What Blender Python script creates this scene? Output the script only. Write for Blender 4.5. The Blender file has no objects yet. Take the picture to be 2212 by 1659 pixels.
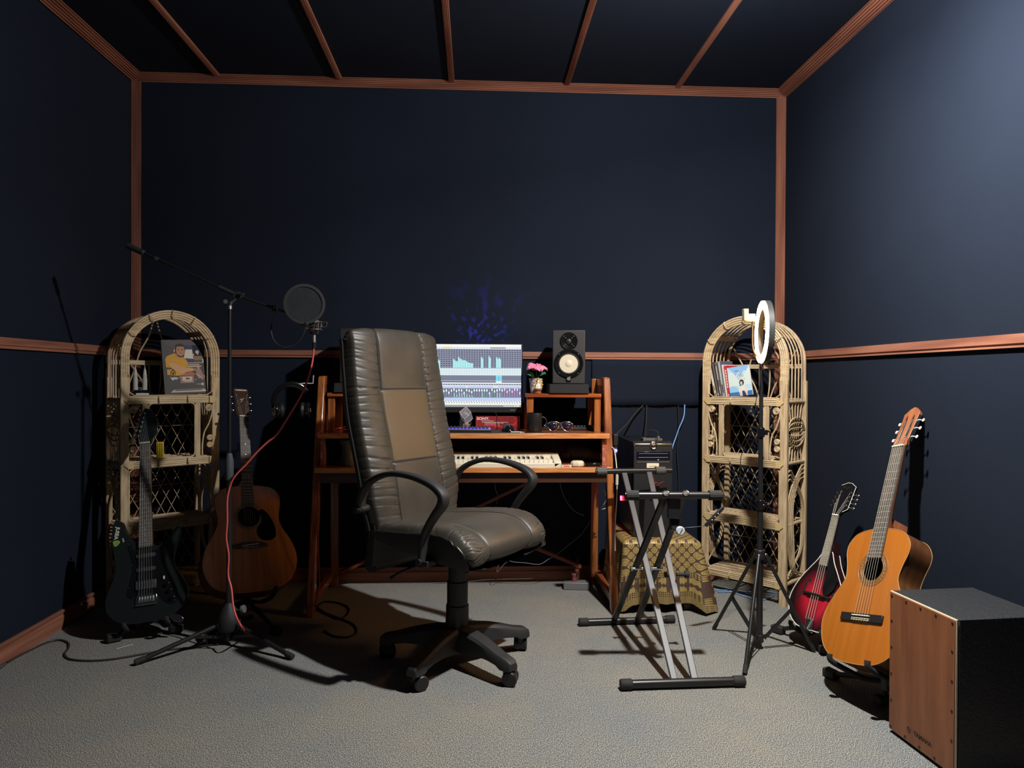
import bpy, math, random
import numpy as np
from mathutils import Vector, Matrix, noise
from mathutils.geometry import tessellate_polygon
random.seed(7)
SC = bpy.context.scene
COL = SC.collection
PI = math.pi
sin, cos = math.sin, math.cos
def R(d): return math.radians(d)

# ---------------------------------------------------------------- camera
FPX = 1540.0
YAW, PITCH, ROLL = .05077, .00793, .00505
CAM = Vector((0, 0, 1.15))
FW = Vector((sin(YAW)*cos(PITCH), cos(YAW)*cos(PITCH), -sin(PITCH)))
_r = Vector((cos(YAW), -sin(YAW), 0)); _u = _r.cross(FW)
RT = _r*cos(ROLL) + _u*sin(ROLL); UP = _u*cos(ROLL) - _r*sin(ROLL)
cd = bpy.data.cameras.new('camera'); cam = bpy.data.objects.new('camera', cd); COL.objects.link(cam)
cd.sensor_width = 36; cd.lens = FPX/2212*36; cd.clip_start = .02; cd.clip_end = 50
_B = -FW
cam.matrix_world = Matrix(((RT.x, UP.x, _B.x, CAM.x), (RT.y, UP.y, _B.y, CAM.y), (RT.z, UP.z, _B.z, CAM.z), (0, 0, 0, 1)))
SC.camera = cam
# ---------------------------------------------------------------- exposure, world, lights
vs = SC.view_settings
vs.view_transform = 'Standard'; vs.look = 'None'; vs.gamma = 1; vs.exposure = 0.0
try: vs.use_curve_mapping = False
except Exception: pass
W = bpy.data.worlds.new('world'); SC.world = W; W.use_nodes = True
W.node_tree.nodes['Background'].inputs[0].default_value = (.35, .55, 1, 1)
W.node_tree.nodes['Background'].inputs[1].default_value = .018
def light(name, kind, loc, energy, color, **k):
    l = bpy.data.lights.new(name, kind); l.energy = energy; l.color = color
    for a, b in k.items(): setattr(l, a, b)
    o = bpy.data.objects.new(name, l); COL.objects.link(o); o.location = loc
    return o
light('ceiling_lamp_bulb', 'POINT', (.925, 2.13, 2.46), 115, (.98, .985, 1), shadow_soft_size=.03)
kl = light('ceiling_lamp_light', 'AREA', (.925, 2.13, 2.44), 72, (1, .985, .92), shape='DISK', size=.07)
kl.rotation_euler = Vector((-.18, 0, 1)).to_track_quat('Z', 'Y').to_euler()
RINGC = Vector((1.218, 2.98, 1.352)); RINGN = Vector((cos(R(169))*.997, sin(R(169))*.997, .077)).normalized()
RING_W = 75   # radiance of the ring lamp's diffuser

def ray(x, y): return FW + RT*((x-1106)/FPX) - UP*((y-829.5)/FPX)
def atz(x, y, z=0):
    r = ray(x, y); return CAM + r*((z-CAM.z)/r.z)
def aty(x, y, Y):
    r = ray(x, y); return CAM + r*((Y-CAM.y)/r.y)
def atx(x, y, X):
    r = ray(x, y); return CAM + r*((X-CAM.x)/r.x)

# ---------------------------------------------------------------- materials
MATS = {}
def M(name, col, rough=.5, metal=0., bump=0., bscale=200., col2=None, cscale=8., spec=.5, emit=None, estr=0., coat=0., trans=0., stretch=(1, 1, 1), alpha=1., attr=None, ior=1.45, cdetail=4, cramp=(.35, .65), sheen=0.):
    if name in MATS: return MATS[name]
    m = bpy.data.materials.new(name); m.use_nodes = True; nt = m.node_tree; b = nt.nodes['Principled BSDF']
    I = b.inputs
    I['Base Color'].default_value = (*col, 1); I['Roughness'].default_value = rough; I['Metallic'].default_value = metal
    I['Specular IOR Level'].default_value = spec; I['Coat Weight'].default_value = coat; I['Coat Roughness'].default_value = .15
    I['Transmission Weight'].default_value = trans; I['Alpha'].default_value = alpha; I['IOR'].default_value = ior
    I['Sheen Weight'].default_value = sheen
    if emit: I['Emission Color'].default_value = (*emit, 1); I['Emission Strength'].default_value = estr
    def coords(sc):
        tc = nt.nodes.new('ShaderNodeTexCoord'); mp = nt.nodes.new('ShaderNodeMapping')
        mp.inputs['Scale'].default_value = sc; nt.links.new(tc.outputs['Object'], mp.inputs['Vector']); return mp.outputs[0]
    if col2:
        n = nt.nodes.new('ShaderNodeTexNoise'); n.inputs['Scale'].default_value = cscale; n.inputs['Detail'].default_value = cdetail
        nt.links.new(coords(stretch), n.inputs['Vector'])
        rp = nt.nodes.new('ShaderNodeValToRGB'); rp.color_ramp.elements[0].position = cramp[0]; rp.color_ramp.elements[1].position = cramp[1]
        rp.color_ramp.elements[0].color = (*col, 1); rp.color_ramp.elements[1].color = (*col2, 1)
        nt.links.new(n.outputs[0], rp.inputs[0]); nt.links.new(rp.outputs[0], I['Base Color'])
    if attr:
        a = nt.nodes.new('ShaderNodeAttribute'); a.attribute_name = attr
        nt.links.new(a.outputs['Color'], I['Base Color'])
        if emit is not None: nt.links.new(a.outputs['Color'], I['Emission Color'])
    if bump:
        n = nt.nodes.new('ShaderNodeTexNoise'); n.inputs['Scale'].default_value = bscale; n.inputs['Detail'].default_value = 3
        nt.links.new(coords((1, 1, 1)), n.inputs['Vector'])
        bp = nt.nodes.new('ShaderNodeBump'); bp.inputs['Strength'].default_value = bump; bp.inputs['Distance'].default_value = .002
        nt.links.new(n.outputs[0], bp.inputs['Height']); nt.links.new(bp.outputs[0], I['Normal'])
    MATS[name] = m; return m
def wood(name, c1, c2, axis=2, rough=.35, coat=0., sc=14, k=14, bump=.15):
    st = [k, k, k]; st[axis] = 1
    m = M(name, c1, rough, col2=c2, cscale=sc/ k * 2.2, stretch=tuple(st), coat=coat, bump=bump, bscale=300, cdetail=6)
    return m

fabric = M('navy_wall_cloth', (.0092, .0132, .0235), .95, col2=(.0115, .0160, .0275), cscale=1.3, bump=.35, bscale=900, spec=.15)
trimw = wood('red_brown_batten_z', (.20, .073, .045), (.34, .138, .085), 2, .5)
trimx = wood('red_brown_batten_x', (.20, .073, .045), (.34, .138, .085), 0, .5)
trimy = wood('red_brown_batten_y', (.20, .073, .045), (.34, .138, .085), 1, .5)
deskx = wood('varnished_wood_x', (.20, .042, .012), (.38, .10, .025), 0, .25, .6)
deskz = wood('varnished_wood_z', (.15, .038, .012), (.36, .125, .034), 2, .25, .6)
desky = wood('varnished_wood_y', (.20, .042, .012), (.38, .10, .025), 1, .25, .6)
deskd = wood('dark_board', (.035, .014, .008), (.07, .026, .013), 0, .4, .2)
rattan = M('rattan_cane', (.36, .25, .14), .5, col2=(.55, .41, .25), cscale=9, stretch=(9, 9, 1), bump=.2, bscale=120, cdetail=6)
rattan2 = M('rattan_peel', (.40, .29, .16), .45, col2=(.60, .46, .28), cscale=9, stretch=(1, 9, 9), bump=.2, bscale=160, cdetail=6)
leather = M('taupe_leather', (.042, .037, .030), .42, bump=.2, bscale=420, col2=(.056, .049, .040), cscale=9, spec=.5)
leatherm = M('warm_lit_brown_leather', (.094, .066, .038), .44, bump=.2, bscale=420, spec=.5)  # browner leather, with some warm ring-lamp reflection put into its colour
leatherb = M('black_leather', (.012, .012, .013), .5, bump=.3, bscale=350)
blk = M('black_plastic', (.014, .014, .015), .42)
blkt = M('black_textured_plastic', (.020, .020, .021), .55, bump=.3, bscale=700)
blkg = M('black_gloss', (.006, .006, .007), .15)
blkm = M('black_painted_steel', (.012, .012, .013), .33, spec=.6)
rub = M('black_rubber', (.016, .016, .016), .75, bump=.3, bscale=400)
foam = M('black_foam', (.018, .018, .019), .95, bump=.6, bscale=500)
chrome = M('chrome', (.75, .75, .74), .18, 1.)
brass = M('brass', (.62, .46, .18), .28, 1.)
steel = M('dull_steel', (.42, .42, .42), .4, 1.)
white = M('white_plastic', (.62, .57, .45), .45)
cream = M('cream_plastic', (.58, .52, .38), .5)
bone = M('bone_white', (.70, .66, .55), .35)
grey = M('grey_plastic', (.10, .105, .11), .5)
PRINT = M('printed_surface', (.5, .5, .5), .6, attr='Col', spec=.25)

def carpet():
    m = bpy.data.materials.new('grey_loop_carpet'); m.use_nodes = True; nt = m.node_tree; b = nt.nodes['Principled BSDF']; L = nt.links.new
    tc = nt.nodes.new('ShaderNodeTexCoord')
    def nz(scale, st, det=3, rot=0):
        mp = nt.nodes.new('ShaderNodeMapping'); mp.inputs['Scale'].default_value = st; mp.inputs['Rotation'].default_value = (0, 0, rot)
        L(tc.outputs['Object'], mp.inputs['Vector'])
        n = nt.nodes.new('ShaderNodeTexNoise'); n.inputs['Scale'].default_value = scale; n.inputs['Detail'].default_value = det; n.inputs['Roughness'].default_value = .65
        L(mp.outputs[0], n.inputs['Vector']); return n.outputs[0]
    f = nz(400, (1, .62, 1), 3, R(10)); g = nz(1.6, (1, 1, 1), 4)
    rp = nt.nodes.new('ShaderNodeValToRGB'); e = rp.color_ramp.elements
    e[0].position = .38; e[0].color = (.035, .034, .032, 1); e[1].position = .65; e[1].color = (.74, .71, .65, 1)
    k = e.new(.52); k.color = (.225, .215, .195, 1)
    L(f, rp.inputs[0])
    mr = nt.nodes.new('ShaderNodeValToRGB'); mr.color_ramp.elements[0].position = .35; mr.color_ramp.elements[0].color = (.80, .86, .93, 1); mr.color_ramp.elements[1].position = .65; mr.color_ramp.elements[1].color = (1, .97, .91, 1)
    L(g, mr.inputs[0])
    mx = nt.nodes.new('ShaderNodeMix'); mx.data_type = 'RGBA'; mx.blend_type = 'MULTIPLY'; mx.inputs[0].default_value = 1
    L(rp.outputs[0], mx.inputs[6]); L(mr.outputs[0], mx.inputs[7]); L(mx.outputs[2], b.inputs['Base Color'])
    b.inputs['Roughness'].default_value = .95; b.inputs['Specular IOR Level'].default_value = .1
    bp = nt.nodes.new('ShaderNodeBump'); bp.inputs['Strength'].default_value = .8; bp.inputs['Distance'].default_value = .004
    L(f, bp.inputs['Height']); L(bp.outputs[0], b.inputs['Normal'])
    return m
CARPET = carpet()

# ---------------------------------------------------------------- mesh builder
def spl(pts, k=6, closed=False):
    P = [Vector(p) for p in pts]; n = len(P); out = []
    rng = range(n if closed else n-1)
    for i in rng:
        if closed: a, b, c, d = P[(i-1) % n], P[i], P[(i+1) % n], P[(i+2) % n]
        else: a, b, c, d = P[max(i-1, 0)], P[i], P[i+1], P[min(i+2, n-1)]
        for j in range(k):
            t = j/k; t2 = t*t; t3 = t2*t
            out.append(.5*((2*b) + (c-a)*t + (2*a-5*b+4*c-d)*t2 + (3*b-a-3*c+d)*t3))
    if not closed: out.append(P[-1].copy())
    return out
def lerp(a, b, t): return a + (b-a)*t
def interp(tab, x):
    if x <= tab[0][0]: return tab[0][1]
    for (a, p), (b, q) in zip(tab, tab[1:]):
        if x <= b:
            t = (x-a)/(b-a); t = t*t*(3-2*t); return p + (q-p)*t
    return tab[-1][1]
class MB:
    def __init__(s): s.v = []; s.f = []; s.m = []; s.c = []; s.uv = []; s.T = Matrix(); s.mi = 0; s.col = None
    def at(s, T): s.T = T; return s
    def add(s, vs, fs, uvs=None):
        o = len(s.v)
        s.v += [s.T @ Vector(p) for p in vs]; s.uv += uvs if uvs else [(0, 0)]*len(vs)
        for f in fs: s.f.append([i+o for i in f]); s.m.append(s.mi); s.c.append(s.col)
        return s
    def box(s, c, d, rot=None, taper=None):
        x, y, z = d[0]/2, d[1]/2, d[2]/2
        P = [Vector((i*x, j*y, k*z)) for k in (-1, 1) for j in (-1, 1) for i in (-1, 1)]
        if taper:
            for p in P:
                if p.z > 0: p.x *= taper[0]; p.y *= taper[1]
        if rot is not None: P = [rot @ p for p in P]
        C_ = Vector(c)
        return s.add([p+C_ for p in P], [(0, 2, 3, 1), (4, 5, 7, 6), (0, 1, 5, 4), (2, 6, 7, 3), (0, 4, 6, 2), (1, 3, 7, 5)])
    def bar(s, p0, p1, w, h, upv=(0, 0, 1), ext=0):
        p0 = Vector(p0); p1 = Vector(p1); d = (p1-p0); L = d.length+2*ext; d.normalize()
        a = Vector(upv); sx = d.cross(a)
        if sx.length < 1e-4: sx = d.cross(Vector((1, 0, 0)))
        sx.normalize(); uu = sx.cross(d)
        Rm = Matrix((sx, d, uu)).transposed()
        return s.box((p0+p1)/2, (w, L, h), Rm)
    def tube(s, pts, r, n=8, closed=False, sec=None, side=None, cap=True):
        P = [Vector(p) for p in pts]; N = len(P)
        if N < 2: return s
        if not hasattr(r, '__len__'): r = [r]*N
        sec = sec or [(cos(2*PI*i/n), sin(2*PI*i/n)) for i in range(n)]; n = len(sec)
        T = []
        for i in range(N):
            a = P[(i-1) % N] if (closed or i > 0) else P[i]; b = P[(i+1) % N] if (closed or i < N-1) else P[i]
            t = b-a; T.append(t.normalized() if t.length > 1e-9 else Vector((0, 0, 1)))
        if side is not None: u = Vector(side)
        else:
            u = T[0].cross(Vector((0, 0, 1)));
            if u.length < .1: u = T[0].cross(Vector((1, 0, 0)))
        vs_ = []
        for i in range(N):
            if side is not None: u = Vector(side)
            u = (u - T[i]*u.dot(T[i])).normalized(); w = T[i].cross(u)
            vs_ += [P[i] + (u*a + w*b)*r[i] for a, b in sec]
        fs = []
        for i in range(N if closed else N-1):
            j = (i+1) % N
            for k in range(n): fs.append((i*n+k, i*n+(k+1) % n, j*n+(k+1) % n, j*n+k))
        if not closed and cap: fs.append(tuple(range(n))[::-1]); fs.append(tuple(range((N-1)*n, N*n)))
        return s.add(vs_, fs)
    def cyl(s, p0, p1, r0, r1=None, n=20): return s.tube([p0, p1], [r0, r0 if r1 is None else r1], n)
    def lathe(s, prof, c=(0, 0, 0), ax=(0, 0, 1), n=28, sx=1, sy=1):
        ax = Vector(ax).normalized(); c = Vector(c); u = ax.orthogonal().normalized()
        if abs(ax.z) > .99: u = Vector((1, 0, 0))
        w = ax.cross(u); vs_ = []
        for r, z in prof: vs_ += [c + ax*z + (u*cos(2*PI*i/n)*sx + w*sin(2*PI*i/n)*sy)*r for i in range(n)]
        fs = []
        for i in range(len(prof)-1):
            for k in range(n): fs.append((i*n+k, i*n+(k+1) % n, (i+1)*n+(k+1) % n, (i+1)*n+k))
        if prof[0][0] > 1e-6: fs.append(tuple(range(n))[::-1])
        if prof[-1][0] > 1e-6: fs.append(tuple(range((len(prof)-1)*n, len(prof)*n)))
        return s.add(vs_, fs)
    def ball(s, c, r, n=16, m=10):
        if not hasattr(r, '__len__'): r = (r, r, r)
        vs_ = []; c = Vector(c)
        for i in range(m+1):
            th = PI*i/m
            vs_ += [c + Vector((r[0]*sin(th)*cos(2*PI*k/n), r[1]*sin(th)*sin(2*PI*k/n), -r[2]*cos(th))) for k in range(n)]
        return s.add(vs_, [(i*n+k, i*n+(k+1) % n, (i+1)*n+(k+1) % n, (i+1)*n+k) for i in range(m) for k in range(n)])
    def torus(s, c, Rr, r, ax=(0, 0, 1), n=48, k=10, a0=0, a1=2*PI, sec=None):
        ax = Vector(ax).normalized(); u = ax.orthogonal().normalized(); w = ax.cross(u); c = Vector(c)
        full = abs(a1-a0) > 2*PI-1e-3; N = n if full else n+1
        pts = [c + (u*cos(a0+(a1-a0)*i/n)+w*sin(a0+(a1-a0)*i/n))*Rr for i in range(N)]
        return s.tube(pts, r, k, closed=full, sec=sec)
    def prism(s, out, z0, z1, holes=(), sides=True, bottom=True, top=True):
        loops = [[Vector((p[0], p[1], 0)) for p in out]] + [[Vector((p[0], p[1], 0)) for p in h] for h in holes]
        tri = tessellate_polygon(loops); fl = [p for l in loops for p in l]; n = len(fl)
        vs_ = [(p.x, p.y, z0) for p in fl] + [(p.x, p.y, z1) for p in fl]; fs = []
        if top: fs += [tuple(i+n for i in t) for t in tri]
        if bottom: fs += [tuple(t) for t in tri]
        if sides:
            o = 0
            for l in loops:
                k = len(l)
                fs += [(o+i, o+(i+1) % k, n+o+(i+1) % k, n+o+i) for i in range(k)]; o += k
        return s.add(vs_, fs)
    def poly(s, pts, z=0, col=None):
        s.col = col
        tri = tessellate_polygon([[Vector((p[0], p[1], 0)) for p in pts]])
        s.add([(p[0], p[1], z) for p in pts], [tuple(t) for t in tri]); return s
    def rect(s, x0, y0, x1, y1, z=0, col=None):
        s.col = col; return s.add([(x0, y0, z), (x1, y0, z), (x1, y1, z), (x0, y1, z)], [(0, 1, 2, 3)])
    def grid(s, fn, nu, nv, cu=False, cv=False, uv=None):
        U = nu if cu else nu+1; V = nv if cv else nv+1
        vs_ = [fn(i/nu, j/nv) for j in range(V) for i in range(U)]
        uvs = [uv(i/nu, j/nv) for j in range(V) for i in range(U)] if uv else None
        fs = [(j*U+i, j*U+(i+1) % U, ((j+1) % V)*U+(i+1) % U, ((j+1) % V)*U+i) for j in range(nv) for i in range(nu)]
        return s.add(vs_, fs, uvs)
    def build(s, name, mats, parent=None, bevel=0, seg=2, angle=35, solid=0, recalc=True):
        me = bpy.data.meshes.new(name); me.from_pydata([tuple(v) for v in s.v], [], s.f)
        if not isinstance(mats, (list, tuple)): mats = [mats]
        for m in mats: me.materials.append(m)
        me.polygons.foreach_set('material_index', s.m)
        if any(u != (0, 0) for u in s.uv):
            ul = me.uv_layers.new(name='UV'); vi = np.zeros(len(me.loops), 'i'); me.loops.foreach_get('vertex_index', vi)
            ul.data.foreach_set('uv', np.array(s.uv, 'f')[vi].ravel())
        if any(c is not None for c in s.c):
            ca = me.color_attributes.new('Col', 'FLOAT_COLOR', 'CORNER'); arr = []
            for f, c in zip(s.f, s.c): arr += list((*(c or (.5, .5, .5)), 1))*len(f)
            ca.data.foreach_set('color', np.array(arr, 'f'))
        me.validate()
        if recalc:
            import bmesh
            b = bmesh.new(); b.from_mesh(me); bmesh.ops.remove_doubles(b, verts=b.verts, dist=1e-6); bmesh.ops.recalc_face_normals(b, faces=b.faces); b.to_mesh(me); b.free()
        me.shade_smooth(); me.set_sharp_from_angle(angle=R(angle))
        o = bpy.data.objects.new(name, me); COL.objects.link(o)
        if parent: o.parent = parent
        if solid:
            md = o.modifiers.new('s', 'SOLIDIFY'); md.thickness = solid; md.offset = 0
        if bevel:
            md = o.modifiers.new('b', 'BEVEL'); md.width = bevel; md.segments = seg; md.limit_method = 'ANGLE'; md.angle_limit = R(45); md.harden_normals = False
        return o
def tag(o, label, cat, group=None, kind=None):
    if label: o['label'] = label
    if cat: o['category'] = cat
    if group: o['group'] = group
    if kind: o['kind'] = kind
    return o
def thing(name, label, cat, loc=(0, 0, 0), rz=0, group=None, mat=None):
    o = bpy.data.objects.new(name, None); COL.objects.link(o); o.empty_display_size = .1
    if mat is not None: o.matrix_world = mat
    else: o.location = loc; o.rotation_euler = (0, 0, rz)
    return tag(o, label, cat, group)
def frame(o, y, z):
    y = Vector(y).normalized(); z = Vector(z); z = (z - y*z.dot(y)).normalized(); x = y.cross(z); o = Vector(o)
    return Matrix(((x.x, y.x, z.x, o.x), (x.y, y.y, z.y, o.y), (x.z, y.z, z.z, o.z), (0, 0, 0, 1)))
def TR(x=0, y=0, z=0, rx=0, ry=0, rz=0, s=1):
    return Matrix.Translation((x, y, z)) @ Matrix.Rotation(rz, 4, 'Z') @ Matrix.Rotation(ry, 4, 'Y') @ Matrix.Rotation(rx, 4, 'X') @ Matrix.Scale(s, 4)
def text(name, body, size, T, parent, mat, depth=.0004, align='CENTER', xs=1., shear=0, bold=0):
    cu = bpy.data.curves.new(name, 'FONT'); cu.body = body; cu.size = size; cu.align_x = align; cu.align_y = 'CENTER'; cu.extrude = depth; cu.shear = shear; cu.offset = bold
    cu.resolution_u = 3
    t = bpy.data.objects.new(name, cu); COL.objects.link(t)
    dg = bpy.context.evaluated_depsgraph_get(); me = bpy.data.meshes.new_from_object(t.evaluated_get(dg))
    bpy.data.objects.remove(t); bpy.data.curves.remove(cu)
    me.transform(T @ Matrix.Diagonal((xs, 1, 1, 1))); me.materials.clear(); me.materials.append(mat)
    o = bpy.data.objects.new(name, me); COL.objects.link(o); o.parent = parent; return o
def struct(mb, name, m, **k):
    o = mb.build(name, m, **k); o['kind'] = 'structure'; return o

# ---------------------------------------------------------------- room shell
XL, XR, YB, YF, H, HR = -1.888, 1.765, 4.045, -1.6, 2.815, 1.281
def slab(name, c, d, m): return struct(MB().box(c, d), name, m)
slab('floor', ((XL+XR)/2, (YB+YF)/2, -.05), (XR-XL+.4, YB-YF+.4, .1), CARPET)
slab('ceiling', ((XL+XR)/2, (YB+YF)/2, H+.05), (XR-XL+.4, YB-YF+.4, .1), fabric)
slab('wall_left', (XL-.05, (YB+YF)/2, H/2), (.1, YB-YF, H), fabric)
slab('wall_right', (XR+.05, (YB+YF)/2, H/2), (.1, YB-YF, H), fabric)
wb = MB().box(((XL+XR)/2, YB+.05, H/2), (XR-XL, .1, H))
struct(wb, 'wall_back', fabric)
tn = [0]
def molding(p0, p1, n1, n2, w, t, m, kind='flat', name=None):
    # runs p0->p1; n1 = out of the wall, n2 = across; fluted face
    p0, p1, n1, n2 = Vector(p0), Vector(p1), Vector(n1), Vector(n2)
    if kind == 'flat':
        sec = [(-w/2, 0), (-w/2, t*.7)]
        for i in range(5):
            a = -w/2 + w*(i+.08)/5; b = -w/2 + w*(i+.5)/5; c = -w/2 + w*(i+.92)/5
            sec += [(a, t*.72), (b, t*(1.0 if i in (1, 2, 3) else .9)), (c, t*.72)]
        sec += [(w/2, t*.7), (w/2, 0)]
    elif kind == 'plain':
        sec = [(-w/2, 0), (-w/2, t), (w*.18, t), (w*.22, t*.55), (w*.34, t*.55), (w*.38, t*.9), (w/2, t*.9), (w/2, 0)]
    else:
        sec = [(0, 0), (0, w)]
        N = 6
        for i in range(N):
            for k, h in ((.1, -.004), (.5, .003), (.9, -.004)):
                a = (i+k)/N; sec.append((w*a + h, w*(1-a) + h))
        sec += [(w, 0)]
    mb = MB(); k = len(sec)
    vs_ = [p + n2*a + n1*b for p in (p0, p1) for a, b in sec]
    fs = [(i, (i+1) % k, k+(i+1) % k, k+i) for i in range(k)] + [tuple(range(k)), tuple(range(k, 2*k))]
    mb.add(vs_, fs); tn[0] += 1
    return struct(mb, name or f'trim_{tn[0]}', m, angle=20)
w_ = .043
molding((XL, YB, 0), (XL, YB, H), (0, -1, 0), (1, 0, 0), w_, w_, trimw, 'corner')
molding((XR, YB, 0), (XR, YB, H), (0, -1, 0), (-1, 0, 0), w_, w_, trimw, 'corner')
molding((XL, YB, H), (XR, YB, H), (0, -1, 0), (0, 0, -1), w_, w_, trimx, 'corner')
molding((XL, YF, H), (XL, YB, H), (1, 0, 0), (0, 0, -1), w_+.008, w_, trimy, 'corner')
molding((XR, YF, H), (XR, YB, H), (-1, 0, 0), (0, 0, -1), w_+.008, w_, trimy, 'corner')
for bx in (-1.43, -.765, -.143, .505, 1.138):
    molding((bx, YF, H), (bx, YB-.04, H), (0, 0, -1), (1, 0, 0), .032, .014, trimy, 'flat')
molding((XL, YB, HR), (XR, YB, HR), (0, -1, 0), (0, 0, -1), .040, .014, trimx, 'plain')
molding((XL, YF, HR), (XL, YB, HR), (1, 0, 0), (0, 0, -1), .045, .014, trimy, 'plain')
molding((XR, YF, HR), (XR, YB, HR), (-1, 0, 0), (0, 0, -1), .045, .014, trimy, 'plain')
molding((XL, YF, .04), (XL, YB, .04), (1, 0, 0), (0, 0, 1), .085, .016, trimy, 'plain', 'baseboard_left')
molding((XL, YB, .04), (XR, YB, .04), (0, -1, 0), (0, 0, 1), .085, .016, trimx, 'plain', 'baseboard_back')
molding((XR, YF, .04), (XR, YB, .04), (-1, 0, 0), (0, 0, 1), .085, .016, trimy, 'plain', 'baseboard_right')
# loose lower cloth on the back wall: the upper cloth laps over it with a ragged hem right of the desk
mb = MB()
def hem(u, v):
    x = lerp(.66, 1.33, u); z = lerp(1.000 + .002*sin(u*21) + .004*max(0, .25-u) * 4 + .0012*sin(u*91), HR-.02, v)
    return (x, YB-.010-.006*(1-v)-.003*sin(u*23), z)
mb.grid(hem, 60, 6)
struct(mb, 'trim_cloth_flap', fabric, solid=.004)

# ---------------------------------------------------------------- office chair
def office_chair():
    # local: +Y is where the chair faces, +X its side nearest the camera
    t = thing('office_chair', 'high-backed black leather office chair on a five-star castor base in front of the desk', 'chair', (-.07, 2.88, 0), R(-127.5))
    prof = [(-.206, .548), (-.212, .60), (-.222, .70), (-.245, .80), (-.272, .90), (-.298, 1.0), (-.318, 1.12), (-.336, 1.22), (-.348, 1.31), (-.365, 1.350), (-.400, 1.354)]
    PP = spl([(0, a, b) for a, b in prof], 8); nP = len(PP)
    Ls = [0]
    for a, b in zip(PP, PP[1:]): Ls.append(Ls[-1]+(b-a).length)
    LT = Ls[-1]
    def pt(v):
        s_ = v*LT
        for i in range(nP-1):
            if s_ <= Ls[i+1] or i == nP-2:
                k = (s_-Ls[i])/(Ls[i+1]-Ls[i]); return PP[i].lerp(PP[i+1], k), (PP[i+1]-PP[i]).normalized()
    VS1, VS2 = .30, .655   # cross seams of the middle panel
    def front(u, v, depth=0):
        p, tg = pt(v); nrm = Vector((0, tg.z, -tg.y))
        hw = interp([(0, .235), (.15, .258), (.6, .262), (.9, .252), (1, .245)], v)
        a = (u*2-1); aa = abs(a)
        # cross-section: puffy centre, seams at +-.5, rolled edge
        tpf = 1-.75*max(0, (v-.9)/.1)
        h = .009*(1-min(1, aa/.5)**4)**.5 if aa < .5 else 0
        h += .013*math.sqrt(max(0, 1-((aa-.75)/.25)**2)) if aa >= .5 else 0
        h *= tpf
        h -= .005*math.exp(-((aa-.5)/.012)**2)
        if aa < .5:
            for q in (VS1, VS2): h -= .005*math.exp(-((v-q)/.004)**2)
            h += .006*sin(PI*min(1, max(0, (v-VS2)/(1-VS2)))) + .005*sin(PI*min(1, max(0, (v-VS1)/(VS2-VS1))))
        else:
            k = 1-abs((aa-.75)/.25); sd = 1 if a > 0 else -1
            n1 = noise.noise(Vector((v*9, sd*3+aa*2.5, 1.7))); n2 = noise.noise(Vector((v*30, aa*3+sd, 5.1)))
            n1 = noise.noise(Vector((v*7, sd*3+aa*.8, 1.7))); n2 = noise.noise(Vector((v*22, aa*1.2+sd, 5.1)))
            ph = v*150 + 6.5*n1 - 6*(aa-.5); w1 = 1-abs(sin(ph/2)); w2 = 1-abs(sin(ph*.81+2.2*n2))
            h -= (.0052*w1**3.5*(.45+1.3*abs(n1)) + .0030*w2**4*(.4+n2)) * min(1, .35+1.3*(1-k)) * min(1, (1-v)*12)
            h += .0012*n2
        edge = max(0, (aa-.93)/.07)
        back = .055*edge**2 + .020*aa**4
        wrap = 0
        x = a*hw*1.09*(1-.02*edge) - .020
        q = p + nrm*(h - back)
        return Vector((x, q.y, q.z))
    mb = MB(); mb.grid(lambda u, v: front(u, v), 96, 230)
    mb.m = [1 if (.26 < (i % 96)/96 < .74 and VS1 < (i//96)/230 < VS2) else 0 for i in range(len(mb.f))]
    bk = mb.build('backrest', [leather, leatherm], t, angle=80)
    # stitching runs either side of the seams
    st = MB()
    for a in (.235, .265, .735, .765):
        for k in range(130):
            v = .03+.93*k/130
            p0 = front(a, v)+Vector((0, .0012, 0)); p1 = front(a, v+.0042)+Vector((0, .0012, 0)); st.tube([p0, p1], .0009, 4)
    for q in (VS1, VS2):
        for k in range(60):
            u = .27+.46*k/60; st.tube([front(u, q+.012)+Vector((0, .0012, 0)), front(u+.005, q+.012)+Vector((0, .0012, 0))], .0008, 4)
    st.build('stitching', M('grey_thread', (.24, .20, .15), .8), bk)
    # shell behind
    def side(v, x, o):
        p, tg = pt(v); nrm = Vector((0, tg.z, -tg.y)); hw = interp([(0, .235), (.15, .258), (.6, .262), (.9, .252), (1, .245)], v)
        if v < 0: p = PP[0] + Vector((0, .10, 1)).normalized()*v*LT
        q = p + nrm*o; return Vector((x*hw*1.09-.020, q.y, q.z))
    sh = MB()
    ring = [(-1.0, -.05), (-.985, -.075), (-.9, -.098), (-.4, -.112), (0, -.115), (.4, -.112), (.9, -.098), (.985, -.075), (1.0, -.05)]
    sh.grid(lambda u, v: side(-.17+.20*v, [-1, -1, -.9, -.4, .4, .9, 1, 1, .9, -.9][round(u*10) % 10]*.97, [-.03, -.07, -.095, -.108, -.108, -.095, -.07, -.03, -.018, -.018][round(u*10) % 10]), 10, 6, cu=True); sh.tube([side(-.165, -.9, -.06), side(-.165, .9, -.06)], .035, 8)
    sh.grid(lambda u, v: side(v*.985, ring[round(u*8)][0], ring[round(u*8)][1] + (.03*max(0, (v-.96)/.04)**2)), 8, 50)
    sh.grid(lambda u, v: side(.985+.015*v, ring[round(u*8)][0], lerp(ring[round(u*8)][1]+.03, -.055, v)), 8, 2)
    sh.build('backrest_shell', leatherb, t, angle=60)
    pp = MB()
    for s_ in (-1, 1): pp.tube([side(k/60*.985, s_*1.003, -.053) for k in range(61)], .0045, 8)
    pp.tube([side(.985, -1+2*k/10, -.050) for k in range(11)], .0045, 8)
    pp.build('piping', blk, bk)
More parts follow.
